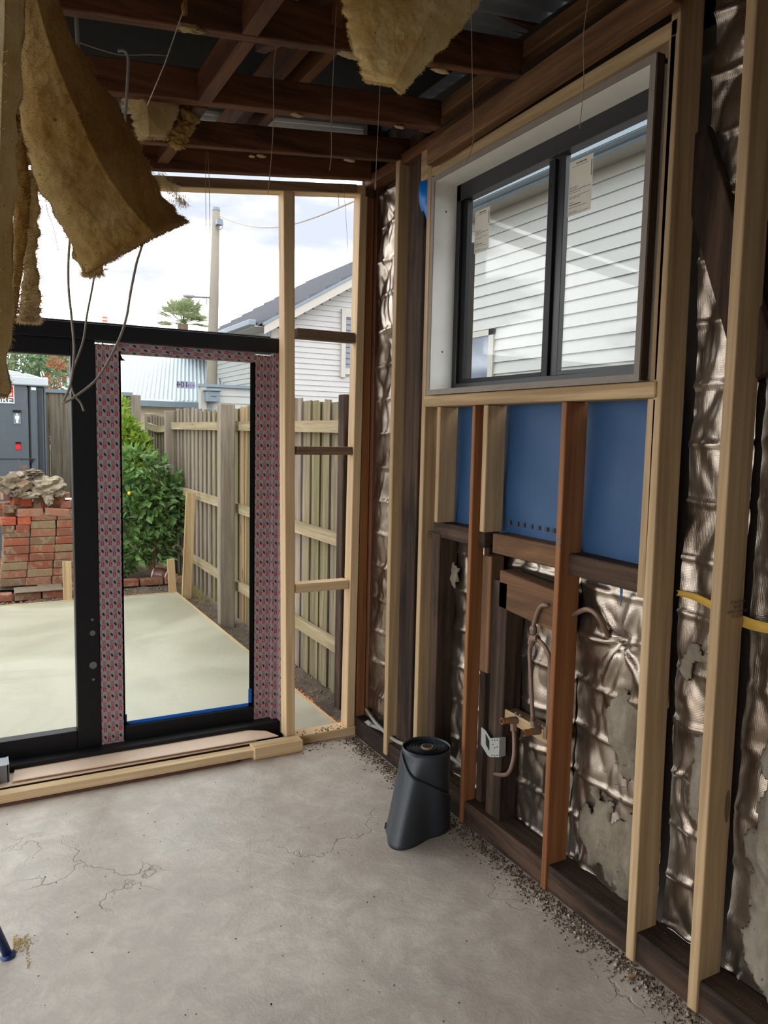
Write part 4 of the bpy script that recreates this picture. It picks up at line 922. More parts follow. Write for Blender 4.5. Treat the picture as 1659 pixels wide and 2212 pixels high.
# side fence
def pale(par, x, y, w, z0, z1, mat, seed):
    rnd = random.Random(seed); t = .012; dx = rnd.uniform(-.004, .004)
    q = [(x+dx, y, z0), (x+dx+t, y, z0), (x+dx, y+w, z0), (x+dx+t, y+w, z0), (x, y+rnd.uniform(-.004, .004), z1), (x+t, y, z1), (x, y+w+rnd.uniform(-.004, .004), z1+rnd.uniform(-.008, .008)), (x+t, y+w, z1)]
    return obj('paling', MB().hexa([Vector(v) for v in q]), mat, par)
sf = thing('paling_fence', 'weathered grey paling fence running along the right side of the yard', 'fence', (1.95, 6, -.15))
XF = 1.955; k = 0; y = 3.35; rnd = random.Random(21)
while y < 9.9:
    wdt = .082; far = y > 6.3
    if 6.32 < y < 6.40: y += .06; continue
    topz = 1.70-.03*math.sin(y*2.1)-(.07*math.exp(-((y-8.9)/.45)**2)) + rnd.uniform(-.012, .012)
    pm = FENCE if y > 7.0 or rnd.random() < .25 else FENCEG
    if abs(y-6.04) < .045: pm = PINE['z']
    off = 0 if k % 2 else .014
    pale(sf, XF+off, y, wdt+(.02 if k % 2 == 0 else 0), -.10-.03*(y < 5), topz, pm, k); y += wdt-.004; k += 1
def rail(y0, y1, z0, z1, sag=0, h=.075, x=XF-.042):
    n = 6; mb = MB(); t = [i/n for i in range(n+1)]
    pts = [(y0+(y1-y0)*a, z0+(z1-z0)*a-sag*math.sin(PI*a)) for a in t]
    for i in range(n):
        (ya, za), (yb, zb) = pts[i], pts[i+1]
        mb.hexa([Vector(v) for v in ((x, ya, za), (x+.038, ya, za), (x, yb, zb), (x+.038, yb, zb), (x, ya, za+h), (x+.038, ya, za+h), (x, yb, zb+h), (x+.038, yb, zb+h))])
    return obj('rail', mb, RAIL, sf)
for (ya, yb, sg) in ((3.36, 3.96, 0), (4.0, 6.08, 0), (6.15, 8.5, .0), (8.5, 9.8, .04)):
    rail(ya, yb, 1.50, 1.50, sg); rail(ya, yb, .82, .82); rail(ya, yb, .16, .17)
def post(y, z1, w=.10, d=.08, x=XF-.14, lab=None, mat=POST):
    o = obj('post', B(x, x+w, y, y+d, -.18, z1), mat, sf, bev=.005)
    if lab: o['label'] = lab
post(6.10, 1.715, lab='chunky grey post in the middle of the fence view', x=XF-.19, w=.125); post(8.50, 1.70, x=XF-.10); post(3.98, 1.72, mat=OLD['z'], x=XF-.085, w=.05); post(9.85, 1.66, x=XF-.02)
# back fence
bf = thing('paling_fence', 'grey board fence with a pale metal capping at the back of the yard', 'fence', (0, 10.3, -.15))
x = -1.2; k = 0
while x < 1.86:
    obj('paling', B(x, x+.142, 10.3+.012*(k % 2), 10.318+.012*(k % 2), -.15, 1.915), FENCE, bf); x += .146; k += 1
obj('capping', B(-1.2, 1.83, 10.28, 10.35, 1.915, 1.96), GUTTER, bf)
obj('post', B(1.80, 1.92, 10.22, 10.30, -.15, 1.93), POST, bf, bev=.01); obj('post', B(1.93, 2.05, 9.95, 10.05, -.15, 1.70), POST, bf, bev=.01)
# garden edging bricks + bed
def brick_mesh(w=.225, d=.105, h=.070, seed=0):
    mb = B(-w/2, w/2, -d/2, d/2, 0, h); me = bpy.data.meshes.new('brick'); me.from_pydata(mb.v, [], mb.f)
    bm = bmesh.new(); bm.from_mesh(me); bmesh.ops.bevel(bm, geom=bm.edges[:], offset=.006, segments=1, affect='EDGES')
    for v in bm.verts: v.co += Vector((noise.noise(v.co*40+Vector((seed, 0, 0))), noise.noise(v.co*40+Vector((0, seed, 0))), noise.noise(v.co*40+Vector((0, 0, seed)))))*.004
    bmesh.ops.recalc_face_normals(bm, faces=bm.faces); bm.to_mesh(me); bm.free(); me.materials.append(BRICK); return me
RED_, BRN, ORG, TAN, PNK = srgb(136, 72, 52), srgb(108, 80, 62), srgb(168, 76, 50), srgb(136, 112, 84), srgb(158, 104, 84)
BCOL = [RED_, srgb(124, 76, 56), srgb(146, 82, 58), srgb(118, 90, 68), srgb(142, 92, 70), TAN]
BM = [brick_mesh(seed=i) for i in range(5)]; BMH = [brick_mesh(w=.108, seed=i+9) for i in range(3)]
def brick(loc, rot=(0, 0, 0), par=None, half=False, i=0, col=None):
    o = bpy.data.objects.new('brick', (BMH if half else BM)[i % (3 if half else 5)]); C.link(o)
    o.color = col or BCOL[(i*7+3) % len(BCOL)]
    o.location = Vector(loc)-(wloc(par) if par else Vector((0, 0, 0))); o.rotation_euler = rot
    if par: o.parent = par
    return o
ge = thing('garden_edging', 'low row of red bricks edging the garden bed', 'edging', (1.2, 7.95, -.12))
for i in range(6): brick((.62+.24*i, 7.98+.01*math.sin(i), -.10), (0, 0, .02*math.sin(i*3)), ge, i=i)
for i in range(3): brick((1.80, 8.12+.24*i, -.10), (0, 0, PI/2), ge, i=i)
tag(obj('edging_stone', MB().blob((1.17, 8.12, -.02), (.17, .07, .05), 4, .25, 3), STONEB), 'long brown stone on the garden bed behind the brick edging', 'stone')
bed = obj('bed_soil', MB().grid(lambda u, v: (-.2+2.05*v, 8.0+1.6*u, -.06+.02*noise.noise(Vector((u*9, v*12, 1)))), 20, 30), SOIL, gr, smooth=True)
# old brick footing under the stack
oe = thing('brick_footing', 'dark soil covered brick footing below the brick stack', 'footing', (.3, 7.75, -.12))
for i in range(7): brick((-.55+.24*i, 7.78, -.115), (0, 0, .04*math.sin(i*5)), oe, i=i)
obj('slate', B(.30, .72, 7.70, 7.95, -.040, -.028), STONEB, oe, bev=.004)
# brick stack
ys = 8.03; zb0 = -.035
def bp(px, py, y=ys): return at(px/6.505, 980+py/6.505, 1, y)
cols = [('left', (2, 352), (370, 368)), ]
rows_left = [(1840, 0, 360), (1730, 5, 368), (1625, 30, 375), (1520, 40, 402), (1408, 50, 408), (1292, 50, 408), (1178, 55, 412)]
rows_mid = [(1825, 370, 718), (1725, 392, 736), (1615, 385, 742), (1510, 412, 768), (1402, 428, 775), (1298, 432, 778), (1190, 436, 785), (1075, 432, 783), (955, 442, 798)]
rows_right = [(1800, 740, 1080), (1710, 750, 1090), (1600, 768, 1100), (1495, 772, 1110), (1392, 782, 1115), (1285, 790, 1125), (1175, 805, 1140), (1060, 806, 1140), (950, 818, 1150)]
ordn = ['lowest', 'second lowest', 'third', 'fourth', 'fifth', 'sixth', 'seventh', 'eighth', 'ninth']
cnt = 0
for cname, rows in (('left', rows_left), ('middle', rows_mid), ('right', rows_right)):
    for r_i, (py, xa, xb) in enumerate(rows):
        a, b = bp(xa, py), bp(xb, py); cx = (a.x+b.x)/2
        z = zb0+.0785*r_i
        o = brick((cx, ys+.052+random.uniform(-.006, .006), z), (0, 0, random.uniform(-.03, .03)), i=cnt); cnt += 1
        o.scale = (1, 1, 1.08)
        tag(o, f'{ordn[r_i]} front brick from the bottom in the {cname} column of the stack', 'brick', 'bricks stacked in the yard')
        for dd, nm2 in ((.115, 'second'), (.23, 'third')):
            if cname != 'left' and r_i < len(rows)-1: continue
            o = brick((cx, ys+.052+dd, z), (0, 0, random.uniform(-.03, .03)), i=cnt+2); o.scale = (1, 1, 1.08)
            tag(o, f'{ordn[r_i]} brick of the {cname} column, {nm2} row back', 'brick', 'bricks stacked in the yard')
for k in range(26):      # loose bricks heaped behind the front face
    xx = bp(30+960*((k*37) % 26)/26, 900).x; zz = zb0+.0785*(7.2+(k % 3)*1.0); o = brick((xx, ys+.20+.09*(k % 4), zz), (0, random.uniform(-.1, .1), random.uniform(-.5, .5)), i=k)
    tag(o, 'loose brick heaped behind the front face of the stack', 'brick', 'loose bricks heaped behind the front of the stack')
# upper loose bricks
up = [('small brown half brick, left on the seventh course', 25, 205, 1065, 0, True), ('half brick beside it, second on the seventh course', 220, 418, 1055, .0, True), ('bright orange broken half brick at the left edge of the upper stack', 10, 225, 950, .05, True),
      ('grey half brick right of the orange broken one', 250, 435, 945, -.05, True), ('large pale red brick lying across the stack top', 240, 605, 830, .02, False), ('tilted red brick right of the large pale one', 622, 968, 825, .03, False),
      ('brown half brick at the upper left edge', 45, 200, 780, 0, True), ('bright red half brick under the rubble', 290, 455, 695, -.04, True), ('brown half brick in the top centre', 475, 640, 650, 0, True), ('reddish half brick left of the bright red one', 160, 290, 665, .3, True),
      ('small orange half brick at the top centre', 545, 650, 725, .5, True), ('red broken brick at the upper right', 745, 900, 665, .2, True), ('pale half brick at the right edge of the top', 850, 1005, 715, -.1, True), ('pink half brick behind the rubble at the left', 20, 120, 600, .2, True), ('pink half brick behind the rubble at the right', 890, 985, 600, -.1, True)]
for i, (lab, xa, xb, py, rz, half) in enumerate(up):
    a, b = bp(xa, py), bp(xb, py); yy = ys+.05+(.12 if py < 760 else 0)
    c = at((xa+xb)/2/6.505, 980+(py+50)/6.505, 1, yy)
    bc = ORG if 'orange' in lab or 'bright' in lab else BRN if 'brown' in lab or 'grey' in lab else PNK if 'pink' in lab or 'pale' in lab else RED_
    o = brick((c.x, yy, c.z), (0, (.10 if 'tilted' in lab else 0), rz), half=half, i=i, col=bc); o.scale = ((b.x-a.x)/(.108 if half else .225), 1, 1.08)
    tag(o, lab, 'brick', 'bricks stacked in the yard')
for i, (lab, px_, py_, r, mt, y) in enumerate((('large pale mortar lump at the right of the rubble on the bricks', 640, 470, (.165, .12, .105), STONE, 8.16), ('grey brown rubble lump at the left on the bricks', 180, 430, (.12, .10, .10), STONEB, 8.15),
        ('flat brown stone lying on top of the rubble', 455, 262, (.085, .07, .028), STONEB, 8.16), ('brown stone above the left rubble lump', 290, 330, (.09, .08, .055), STONE, 8.17), ('flat pale stone leaning at the front of the rubble', 410, 580, (.10, .06, .028), STONE, 8.06), ('small grey stone left of the flat pale one', 265, 545, (.055, .05, .035), STONEB, 8.05),
        ('upright grey mortar lump between the top bricks', 690, 655, (.036, .035, .05), STONE, 8.04), ('small mortar lump right of the big one', 830, 560, (.05, .05, .035), STONE, 8.12))):
    c = at(px_/6.505, 980+py_/6.505, 1, y); tag(obj('rubble_stone', MB().blob(c, r, i+3, .38, 4, 1.5), mt), lab, 'stone')
c = at(345/6.505, 980+430/6.505, 1, 8.08); o = brick(c-Vector((0, 0, .04)), (.3, -.5, .5), half=True, col=BRN); tag(o, 'brown half brick embedded in the rubble on top', 'brick', 'bricks stacked in the yard')
rb = thing('rusty_bracket', 'rusty bent steel bracket on top of the rubble', 'bracket', bp(340, 235, 8.17))
RUST = flat('rust', srgb(130, 92, 74), .9, var=.3)
obj('plate', MB().bar(bp(258, 75, 8.17), bp(280, 190, 8.17), .022, .004), RUST, rb); obj('plate', MB().bar(bp(285, 188, 8.17), bp(385, 178, 8.17), .006, .022), RUST, rb); obj('stem', MB().bar(bp(340, 190, 8.17), bp(340, 240, 8.17), .014, .014), RUST, rb)
tin = thing('tin_lid', 'small white tin lid at the right of the brick stack', 'lid', bp(965, 630, 8.0))
a = bp(965, 625, 8.0); obj('lid', MB().tube([a-Vector((0, 0, .012)), a], .032, 20), SIGNW, tin)
# ---- portable toilet
YL = 9.2
lo = thing('portable_toilet', 'grey plastic portable toilet cabin with a pale roof in the yard', 'toilet', (.16, 9.7, -.15))
x0, x1 = -.40, at(99, 900, 1, YL).x
def lp(px, py, y=YL): return at(px/9.219, 760+py/9.219, 1, y)
doorx = lp(560, 1200).x; ztop = lp(700, 680).z
obj('cabin', B(x0, x1, YL+.03, YL+.95, -.15, ztop), LOOG, lo, bev=.02)
dz1 = lp(400, 605).z
mb = MB(); pts = [(x0+.05, -.05), (doorx, -.05), (doorx, dz1-.08)]+[(doorx-.08+.08*math.cos(a_), dz1-.08+.08*math.sin(a_)) for a_ in (math.radians(k) for k in range(10, 91, 16))]+[(x0+.05, dz1)]
obj('door', mb.poly([Vector((x, YL-.005, z)) for x, z in pts], 0, (0, .03, 0)), LOOG, lo)
obj('door_gap', MB().poly([Vector((x+.012 if i > 0 and i < len(pts)-1 else x, YL+.022, z+.012)) for i, (x, z) in enumerate(pts)], 0, (0, .006, 0)), DARK, lo)
obj('door_moulding', B(x0+.05, doorx+.06, YL-.012, YL, lp(300, 2118).z-.01, lp(300, 2118).z), LOOD, lo); obj('door_moulding', B(x0+.05, doorx-.004, YL-.012, YL, .64, .645), LOOD, lo)
obj('corner_column', B(lp(600, 900).x, lp(740, 900).x, YL+.0, YL+.04, -.15, ztop), LOOG, lo, bev=.008); obj('recess', B(lp(755, 900).x, lp(830, 900).x, YL+.025, YL+.045, .1, lp(800, 760).z), LOOD, lo); obj('corner_column', B(lp(880, 900).x, x1+.005, YL, YL+.06, -.15, ztop), LOOG, lo, bev=.006)
obj('hinge', B(lp(590, 2000).x, lp(650, 2000).x, YL-.012, YL+.02, lp(600, 2200).z, lp(600, 2140).z), DARK, lo)
rz0 = lp(900, 685).z; rz1 = lp(900, 515).z
obj('roof_rim', B(x0-.02, x1+.03, YL-.04, YL+1.0, rz0, rz1), LOOL, lo, bev=.01)
mb = MB(); rp = [(x0, rz1), (x1-.03, rz1), (lp(500, 420).x, lp(500, 420).z), (lp(450, 440).x, lp(450, 440).z), (lp(400, 400).x, lp(400, 400).z), (lp(190, 365).x, lp(190, 365).z), (x0, lp(190, 365).z)]
obj('roof_dome', mb.poly([Vector((x, YL, z)) for x, z in rp], 0, (0, .9, 0)), LOOL, lo, bev=.01)
obj('lifting_eye', MB().tube([lp(830, 490), lp(805, 410), lp(845, 390), lp(880, 480)], .006, 8), SIGNW, lo)
# sign
s0, s1 = lp(280, 672), lp(280, 1030); sx0 = s0.x-.42
sg = obj('sign', B(sx0, s0.x, YL-.012, YL-.006, s1.z, s0.z), SIGNW, lo)
hm = lp(270, 905).z
obj('sign_field', B(sx0+.008, s0.x-.010, YL-.014, YL-.012, hm, s0.z-.008), RED, sg); obj('sign_field', B(sx0+.008, s0.x-.010, YL-.014, YL-.012, s1.z+.010, hm-.010), LOOG, sg)
text('lettering', 'DS', .105, frame_mtx(Vector((s0.x-.022, YL-.0155, hm+.048)), (1, 0, 0), (0, 0, 1)), SIGNW, sg, .0005, 'RIGHT', .002)
text('lettering', 'HIRE', .095, frame_mtx(Vector((s0.x-.022, YL-.0155, (s1.z+hm)/2)), (1, 0, 0), (0, 0, 1)), SIGNW, sg, .0005, 'RIGHT', .001)
a, b = lp(270, 1440), lp(410, 1210)
obj('pictogram_plate', B(a.x, b.x, YL-.012, YL-.006, a.z, b.z), GUTTER, lo); obj('plate_hood', B(a.x-.004, b.x+.004, YL-.022, YL-.006, b.z, b.z+.025), DARK, lo)
m_ = (a.x+b.x)/2; hh = b.z-a.z
obj('pictogram', MB().tube([(m_, YL-.0125, b.z-hh*.16), (m_, YL-.014, b.z-hh*.16)], hh*.075, 14).box(m_-hh*.16, m_+hh*.16, YL-.014, YL-.0122, a.z+hh*.42, b.z-hh*.27).box(m_-hh*.085, m_+hh*.085, YL-.014, YL-.0122, a.z+hh*.10, a.z+hh*.42), SIGNW, lo)
a, b = lp(315, 1945), lp(405, 1830)
obj('lock_indicator', B(a.x, b.x, YL-.012, YL-.006, a.z, b.z), RED, lo); obj('plate_hood', B(a.x-.003, b.x+.003, YL-.02, YL-.006, b.z, b.z+.018), DARK, lo)
a, b = lp(620, 760), lp(715, 710); obj('small_label', B(a.x, b.x, YL-.006, YL, a.z, b.z), SIGNW, lo)

# ---- plants
def leaf_cloud(mb, rnd, n, centre, rad, size, shape=1.0, droop=.2, xmax=99, zmin=-9):
    for i in range(n):
        while True:
            d = Vector((rnd.uniform(-1, 1), rnd.uniform(-1, 1), rnd.uniform(-1, 1)))
            if .25 < d.length < 1: break
        p = Vector((centre[0]+d.x*rad[0], centre[1]+d.y*rad[1], centre[2]+d.z*rad[2]))
        if p.x > xmax or p.z < zmin: continue
        ax = (d+Vector((rnd.gauss(0, .5), rnd.gauss(0, .5), rnd.gauss(0, .4)-droop))).normalized(); s = size*rnd.uniform(.6, 1.25)
        sd = ax.cross(Vector((rnd.gauss(0, 1), rnd.gauss(0, 1), rnd.gauss(0, 1)))).normalized()*s*.24*shape; nm = sd.cross(ax).normalized()*s*.06
        b = len(mb.v)
        mb.v += [tuple(p), tuple(p+ax*s*.35+sd+nm), tuple(p+ax*s), tuple(p+ax*s*.35-sd+nm), tuple(p+ax*s*.5-nm)]
        mb.f += [(b, b+1, b+4), (b+1, b+2, b+4), (b+2, b+3, b+4), (b+3, b, b+4)]
rnd = random.Random(31)
lt = thing('lemon_tree', 'leafy green lemon tree in front of the side fence', 'tree', (1.35, 8.45, -.05))
mb = MB()
yt = 8.10
def pp(px, py, y=yt): return at(px, py, 1, y)
for (px_, py_, rr, n) in ((290, 1010, .24, 420), (330, 1060, .26, 460), (365, 1075, .22, 380), (300, 1100, .30, 520), (345, 1120, .28, 480), (285, 1170, .26, 420), (330, 1190, .26, 420), (362, 1140, .16, 200), (270, 1060, .22, 300), (385, 1050, .14, 160), (290, 1215, .15, 160), (340, 1010, .10, 90), (375, 1110, .15, 180)):
    leaf_cloud(mb, rnd, int(n*.42), pp(px_, py_), (rr*.95, rr*.6, rr*.9), .11, 1.25, xmax=1.92, zmin=.14)
o = obj('foliage', mb, LEAF, lt); o['kind'] = 'stuff'
BARK = flat('bark', srgb(112, 96, 76), .9, var=.2)
mb = MB(); b0 = pp(328, 1245); b0.z = -.06
for k in range(14):
    e = pp(265+130*rnd.random(), 1010+170*rnd.random()); m0 = b0+Vector((rnd.uniform(-.03, .03), rnd.uniform(-.03, .03), rnd.uniform(.15, .45)))
    mb.tube(smooth_pts([b0, m0, m0.lerp(e, .5)+Vector((0, 0, .06)), e], 3), [.012]*3+[.009]*3+[.006]*3+[.003], 6)
obj('branches', mb, BARK, lt)
LY = flat('lemon', srgb(226, 176, 40), .5)
tag(obj('lemon', MB().blob(pp(279, 1066, 7.85), (.017, .017, .020), 1, .05, 2), LY, smooth=True), 'small orange yellow lemon among the leaves at the left of the tree', 'fruit')
sh = thing('tall_shrub', 'tall yellow green shrub behind the lemon tree', 'shrub', (1.3, 9.1, -.05)); mb = MB()
for (px_, py_, rr, n) in ((262, 930, .16, 260), (272, 960, .2, 420), (290, 985, .22, 420), (270, 1010, .25, 420), (262, 880, .06, 80), (300, 960, .1, 120)):
    leaf_cloud(mb, rnd, n, pp(px_, py_, 9.1), (rr, rr, rr*1.25), .10, 1.0, -.3)
o = obj('foliage', mb, LEAFY, sh); o['kind'] = 'stuff'; obj('stem', MB().tube([pp(275, 1230, 9.1), pp(272, 950, 9.1)], .015, 6), BARK, sh)
bt_ = thing('broadleaf_plant', 'small broad leaved plant at the foot of the lemon tree by the door stile', 'plant', pp(265, 1235, 8.15)); mb = MB()
leaf_cloud(mb, rnd, 60, pp(266, 1215, 8.15), (.12, .08, .10), .11, 1.8); o = obj('foliage', mb, LEAF, bt_); o['kind'] = 'stuff'
GRASS = m_leaf('dry_grass', srgb(136, 128, 78), srgb(186, 172, 120)); mb = MB()
for i in range(420):
    x, y = rnd.uniform(1.84, 1.94), rnd.choice((rnd.uniform(7.0, 8.4), rnd.uniform(7.4, 8.2))); h = rnd.uniform(.05, .18); b = len(mb.v); dx, dy = rnd.gauss(0, .05), rnd.gauss(0, .05)
    mb.v += [(x-.002, y, -.14), (x+.002, y, -.14), (x+dx, y+dy, -.14+h)]; mb.f.append((b, b+1, b+2))
tag(obj('dry_grass', mb, GRASS), 'dry straw coloured grass tufts at the foot of the fence', 'grass', kind='stuff')
# football
fb = thing('football', 'brown leather football with white bands lying on the garden bed', 'ball', pp(347, 1250, 8.2))
cb = pp(346, 1241, 8.06)
LEATH = flat('leather', srgb(112, 72, 60), .5, var=.1)
def ball(u, v, k=1.0):
    th, ph = u*PI, v*2*PI; a, r = -math.cos(th)*.105, math.sin(th)**.85*.072*k; return Vector((a, r*math.cos(ph), r*math.sin(ph)))
RM = Euler((0, .2, -.5)).to_matrix()
obj('leather', MB().grid(lambda u, v: cb+RM @ ball(u, v), 20, 24), LEATH, fb, smooth=True)
for (ua, ub) in ((.24, .29), (.71, .76)): obj('white_band', MB().grid(lambda u, v, ua=ua, ub=ub: cb+RM @ ball(ua+(ub-ua)*u, v, 1.02), 3, 24), SIGNW, fb, smooth=True)
for k in range(7): q = cb+RM @ Vector((-.03+.01*k, -.072, .015)); obj('lacing', B(q.x-.0015, q.x+.0015, q.y-.004, q.y, q.z-.006, q.z+.008), SIGNW, fb)
# ---- neighbour house beside the window
def boards_x(par, X, y0, y1, z0, z1, e, mat, name='weatherboard'):      # wall in plane x = X facing -x
    z = z1; i = 0
    while z > z0:
        zl = max(z0, z-e); q = [(X, y0, z), (X+.02, y0, z), (X, y1, z), (X+.02, y1, z), (X-.016, y0, zl), (X+.02, y0, zl), (X-.016, y1, zl), (X+.02, y1, zl)]
        obj(name, MB().hexa([Vector(v) for v in (q[4], q[5], q[6], q[7], q[0], q[1], q[2], q[3])]), mat, par); z -= e; i += 1
def boards_y(par, Y, xl, xr, z0, z1, e, mat, clip=None):
    z = z1
    while z > z0:
        zl = max(z0, z-e); xa, xb = xl, xr
        if clip: xa = max(xl, clip(z))
        if xa < xb-.05:
            q = [(xa, Y-.016, zl), (xb, Y-.016, zl), (xa, Y+.02, zl), (xb, Y+.02, zl), (xa, Y, z), (xb, Y, z), (xa, Y+.02, z), (xb, Y+.02, z)]
            obj('weatherboard', MB().hexa([Vector(v) for v in q]), mat, par)
        z -= e
ha = thing('neighbour_house', 'white weatherboard house wall with a blue grey gutter seen through the window', 'house', (4.2, 4, -.15))
XA = 4.0
obj('wall', B(XA+.02, XA+.3, .5, 6.5, -.15, 3.5), WBOARD, ha)
boards_x(ha, XA, .5, 6.5, .5, 3.315, .0985, WBOARD)
obj('frieze', B(XA-.02, XA, .5, 6.5, 3.315, 3.41), WTRIM, ha)
obj('soffit', B(3.71, XA, .3, 6.6, 3.40, 3.415), WTRIM, ha)
obj('fascia', B(3.70, 3.712, .3, 6.6, 3.352, 3.50), GUTTER, ha)
obj('gutter', B(3.62, 3.70, .3, 6.6, 3.37, 3.40).box(3.612, 3.625, .3, 6.6, 3.375, 3.455).box(3.605, 3.63, .3, 6.6, 3.45, 3.462), GUTTER, ha)
obj('roof', MB().hexa([Vector(v) for v in ((3.66, .3, 3.49), (XA+3, .3, 4.7), (3.66, 6.6, 3.49), (XA+3, 6.6, 4.7), (3.66, .3, 3.51), (XA+3, .3, 4.72), (3.66, 6.6, 3.51), (XA+3, 6.6, 4.72))]), CORRW, ha)
wn = obj('window_frame', B(XA-.03, XA+.01, 5.46, 5.53, 1.5, 2.42).box(XA-.03, XA+.01, 5.46, 6.45, 2.37, 2.42), WTRIM, ha)
obj('pane', B(XA-.02, XA-.018, 5.52, 6.45, 1.5, 2.375), flat('dark_glass', srgb(90, 100, 118), .05, .2, .9), ha)
# ---- gable house at the back
hb = thing('gable_house', 'white weatherboard house with a tiled gable roof beyond the fence', 'house', (7, 14.5, -.15))
YB, XC = 14.0, 5.05
def rake(x): return 3.60+(x-XC)*.585
obj('wall', MB().poly([Vector(v) for v in ((XC, YB+.03, -.15), (9.6, YB+.03, -.15), (9.6, YB+.03, rake(9.6)-.1), (XC, YB+.03, rake(XC)-.1))], 0, (0, 8, 0)), WBOARD, hb)
boards_y(hb, YB, XC+.08, 9.5, 1.0, rake(8.0), .104, WBOARD, clip=lambda z: XC+(z+.12-3.60)/.585)
boards_x(hb, XC, YB, 22, 1.4, 3.62, .104, WBOARD)
obj('corner_board', B(XC-.03, XC+.09, YB-.03, YB+.05, -.1, 3.5), WTRIM, hb)
def rk(x0, x1, dz0, dz1, y0, y1): return MB().hexa([Vector(v) for v in ((x0, y0, rake(x0)+dz0), (x1, y0, rake(x1)+dz0), (x0, y1, rake(x0)+dz0), (x1, y1, rake(x1)+dz0), (x0, y0, rake(x0)+dz1), (x1, y0, rake(x1)+dz1), (x0, y1, rake(x0)+dz1), (x1, y1, rake(x1)+dz1))])
obj('barge_board', rk(XC-.25, 9.6, -.17, 0, YB-.30, YB-.26), WTRIM, hb); obj('soffit', rk(XC-.1, 9.6, -.03, -.01, YB-.27, YB+.02), WTRIM, hb)
obj('barge_flashing', rk(XC-.28, 9.6, .0, .05, YB-.32, YB-.24), GUTTER, hb)
mb = MB(); n = 14
for i in range(n):
    xa = XC-.35+i*.33; mb.hexa([Vector((x, y, rake(x)+dz)) for dzs in ((.05, .02), (.11, .05)) for y in (YB-.26, 22) for x, dz in ((xa, dzs[0]), (xa+.36, dzs[1]))])
obj('tile_courses', mb, ROOFT, hb)
obj('gutter', B(XC-.52, XC-.38, YB-.2, 22, 3.44, 3.54), GUTTER, hb, bev=.01); obj('eave_soffit', B(XC-.4, XC, YB-.2, 22, 3.42, 3.44), WTRIM, hb)
obj('downpipe', MB().tube([(XC-.10, YB-.05, 3.45), (XC-.10, YB-.05, 1.2)], .045, 10), GUTTER, hb)
wx0, wx1 = at(737, 740, 1, YB).x, at(768, 740, 1, YB).x
obj('window_frame', B(wx0-.02, wx0+.07, YB-.07, YB, 2.60, 3.93).box(wx0, wx1+.6, YB-.06, YB, 3.78, 3.90).box(wx0, wx1+.6, YB-.06, YB, 2.66, 2.78), WTRIM, hb)
pw = obj('pane', B(wx0+.06, wx1+.5, YB-.03, YB-.02, 2.70, 3.85), flat('lattice_glass', srgb(120, 130, 142), .2, 0, .6), hb)
mb = MB()
for k in range(9): mb.box(wx0+.07, wx1+.5, YB-.04, YB-.032, 2.86+.11*k, 2.872+.11*k)
for k in range(5): mb.box(wx0+.2+.13*k, wx0+.21+.13*k, YB-.045, YB-.034, 2.80, 3.76)
obj('lattice', mb, CHAR, hb)
# ---- white porch wall with the letter box
pc = thing('porch_wall', 'low white boarded wall with a pale coping below the gable house', 'wall', (4, 13.4, -.15))
pa_, pb_ = at(435, 828, 1, 13.4), at(560, 842, 1, 13.4)
obj('wall', B(pa_.x, 4.9, 13.42, 13.6, -.15, 2.27), WBOARD, pc); boards_y(pc, 13.4, pa_.x+.06, 4.9, 1.2, 2.24, .13, WBOARD)
obj('corner_board', B(pa_.x-.02, pa_.x+.08, 13.36, 13.42, -.1, 2.26), WTRIM, pc); obj('coping', B(pa_.x-.05, 4.9, 13.34, 13.6, 2.25, 2.30), GUTTER, pc)
mbx = thing('meter_box', 'small blue grey metal meter box on the white porch wall', 'meter box', at(456, 870, 1, 13.3))
a, b = at(443, 868, 1, 13.32), at(471, 846, 1, 13.32)
obj('box', B(a.x, b.x, 13.2, 13.38, a.z, b.z), GUTTER, mbx, bev=.01); obj('lid', B(a.x-.03, b.x+.03, 13.17, 13.38, b.z, b.z+.025), GUTTER, mbx, bev=.005); obj('slot', B(a.x+.07, b.x-.06, 13.19, 13.20, (a.z+b.z)/2, (a.z+b.z)/2+.012), INK, mbx)
obj('pipe', MB().tube([((a.x+b.x)/2, 13.35, a.z), ((a.x+b.x)/2, 13.35, 1.0)], .02, 8), GUTTER, mbx)
# ---- corrugated roof building
cb_ = thing('shed_roof_building', 'cream building with a pale blue corrugated iron roof behind the fences', 'building', (3.5, 16, -.15))
ze = 2.06
obj('roof', MB().grid(lambda u, v: (1.2+4.2*u+.85*v, 16+3.4*v, ze+.03+1.35*v+.018*math.sin(2*PI*(4.2*u)/.088)), 560, 2), CORRW, cb_, smooth=True)
obj('gutter', B(2.05, 4.6, 15.9, 16.0, ze-.12, ze+.01), GUTTER, cb_, bev=.01); obj('wall', B(2.2, 4.6, 16.1, 16.3, -.15, ze-.1), CREAM, cb_)
# ---- pole, lamp, wire, palm, chimney, trees
po = thing('power_pole', 'tall leaning grey timber power pole with a street lamp arm', 'pole', at(458, 900, 1, 14.9))
PT = flat('pole_timber', srgb(128, 122, 110), .9, var=.12)
pb = at(455, 1000, 1, 14.9); pb.z = -.2
obj('pole', MB().tube([pb, at(457, 830, 1, 14.9), at(462, 650, 1, 14.9), at(467, 455, 1, 14.9)], [.108, .104, .091, .07], 12), PT, po, smooth=True)
obj('cap', MB().tube([at(467, 455, 1, 14.9), at(467, 449, 1, 14.9)], .075, 12), GUTTER, po)
a = at(470, 481, 1, 14.8); obj('fuse_box', B(a.x-.04, a.x+.075, 14.7, 14.82, a.z-.05, a.z+.05), GUTTER, po)
obj('wire_loop', MB().tube(smooth_pts([at(x, y, 1, 14.8) for x, y in ((474, 470), (481, 480), (480, 492), (474, 495), (468, 488))]), .008, 5), CABLE, po)
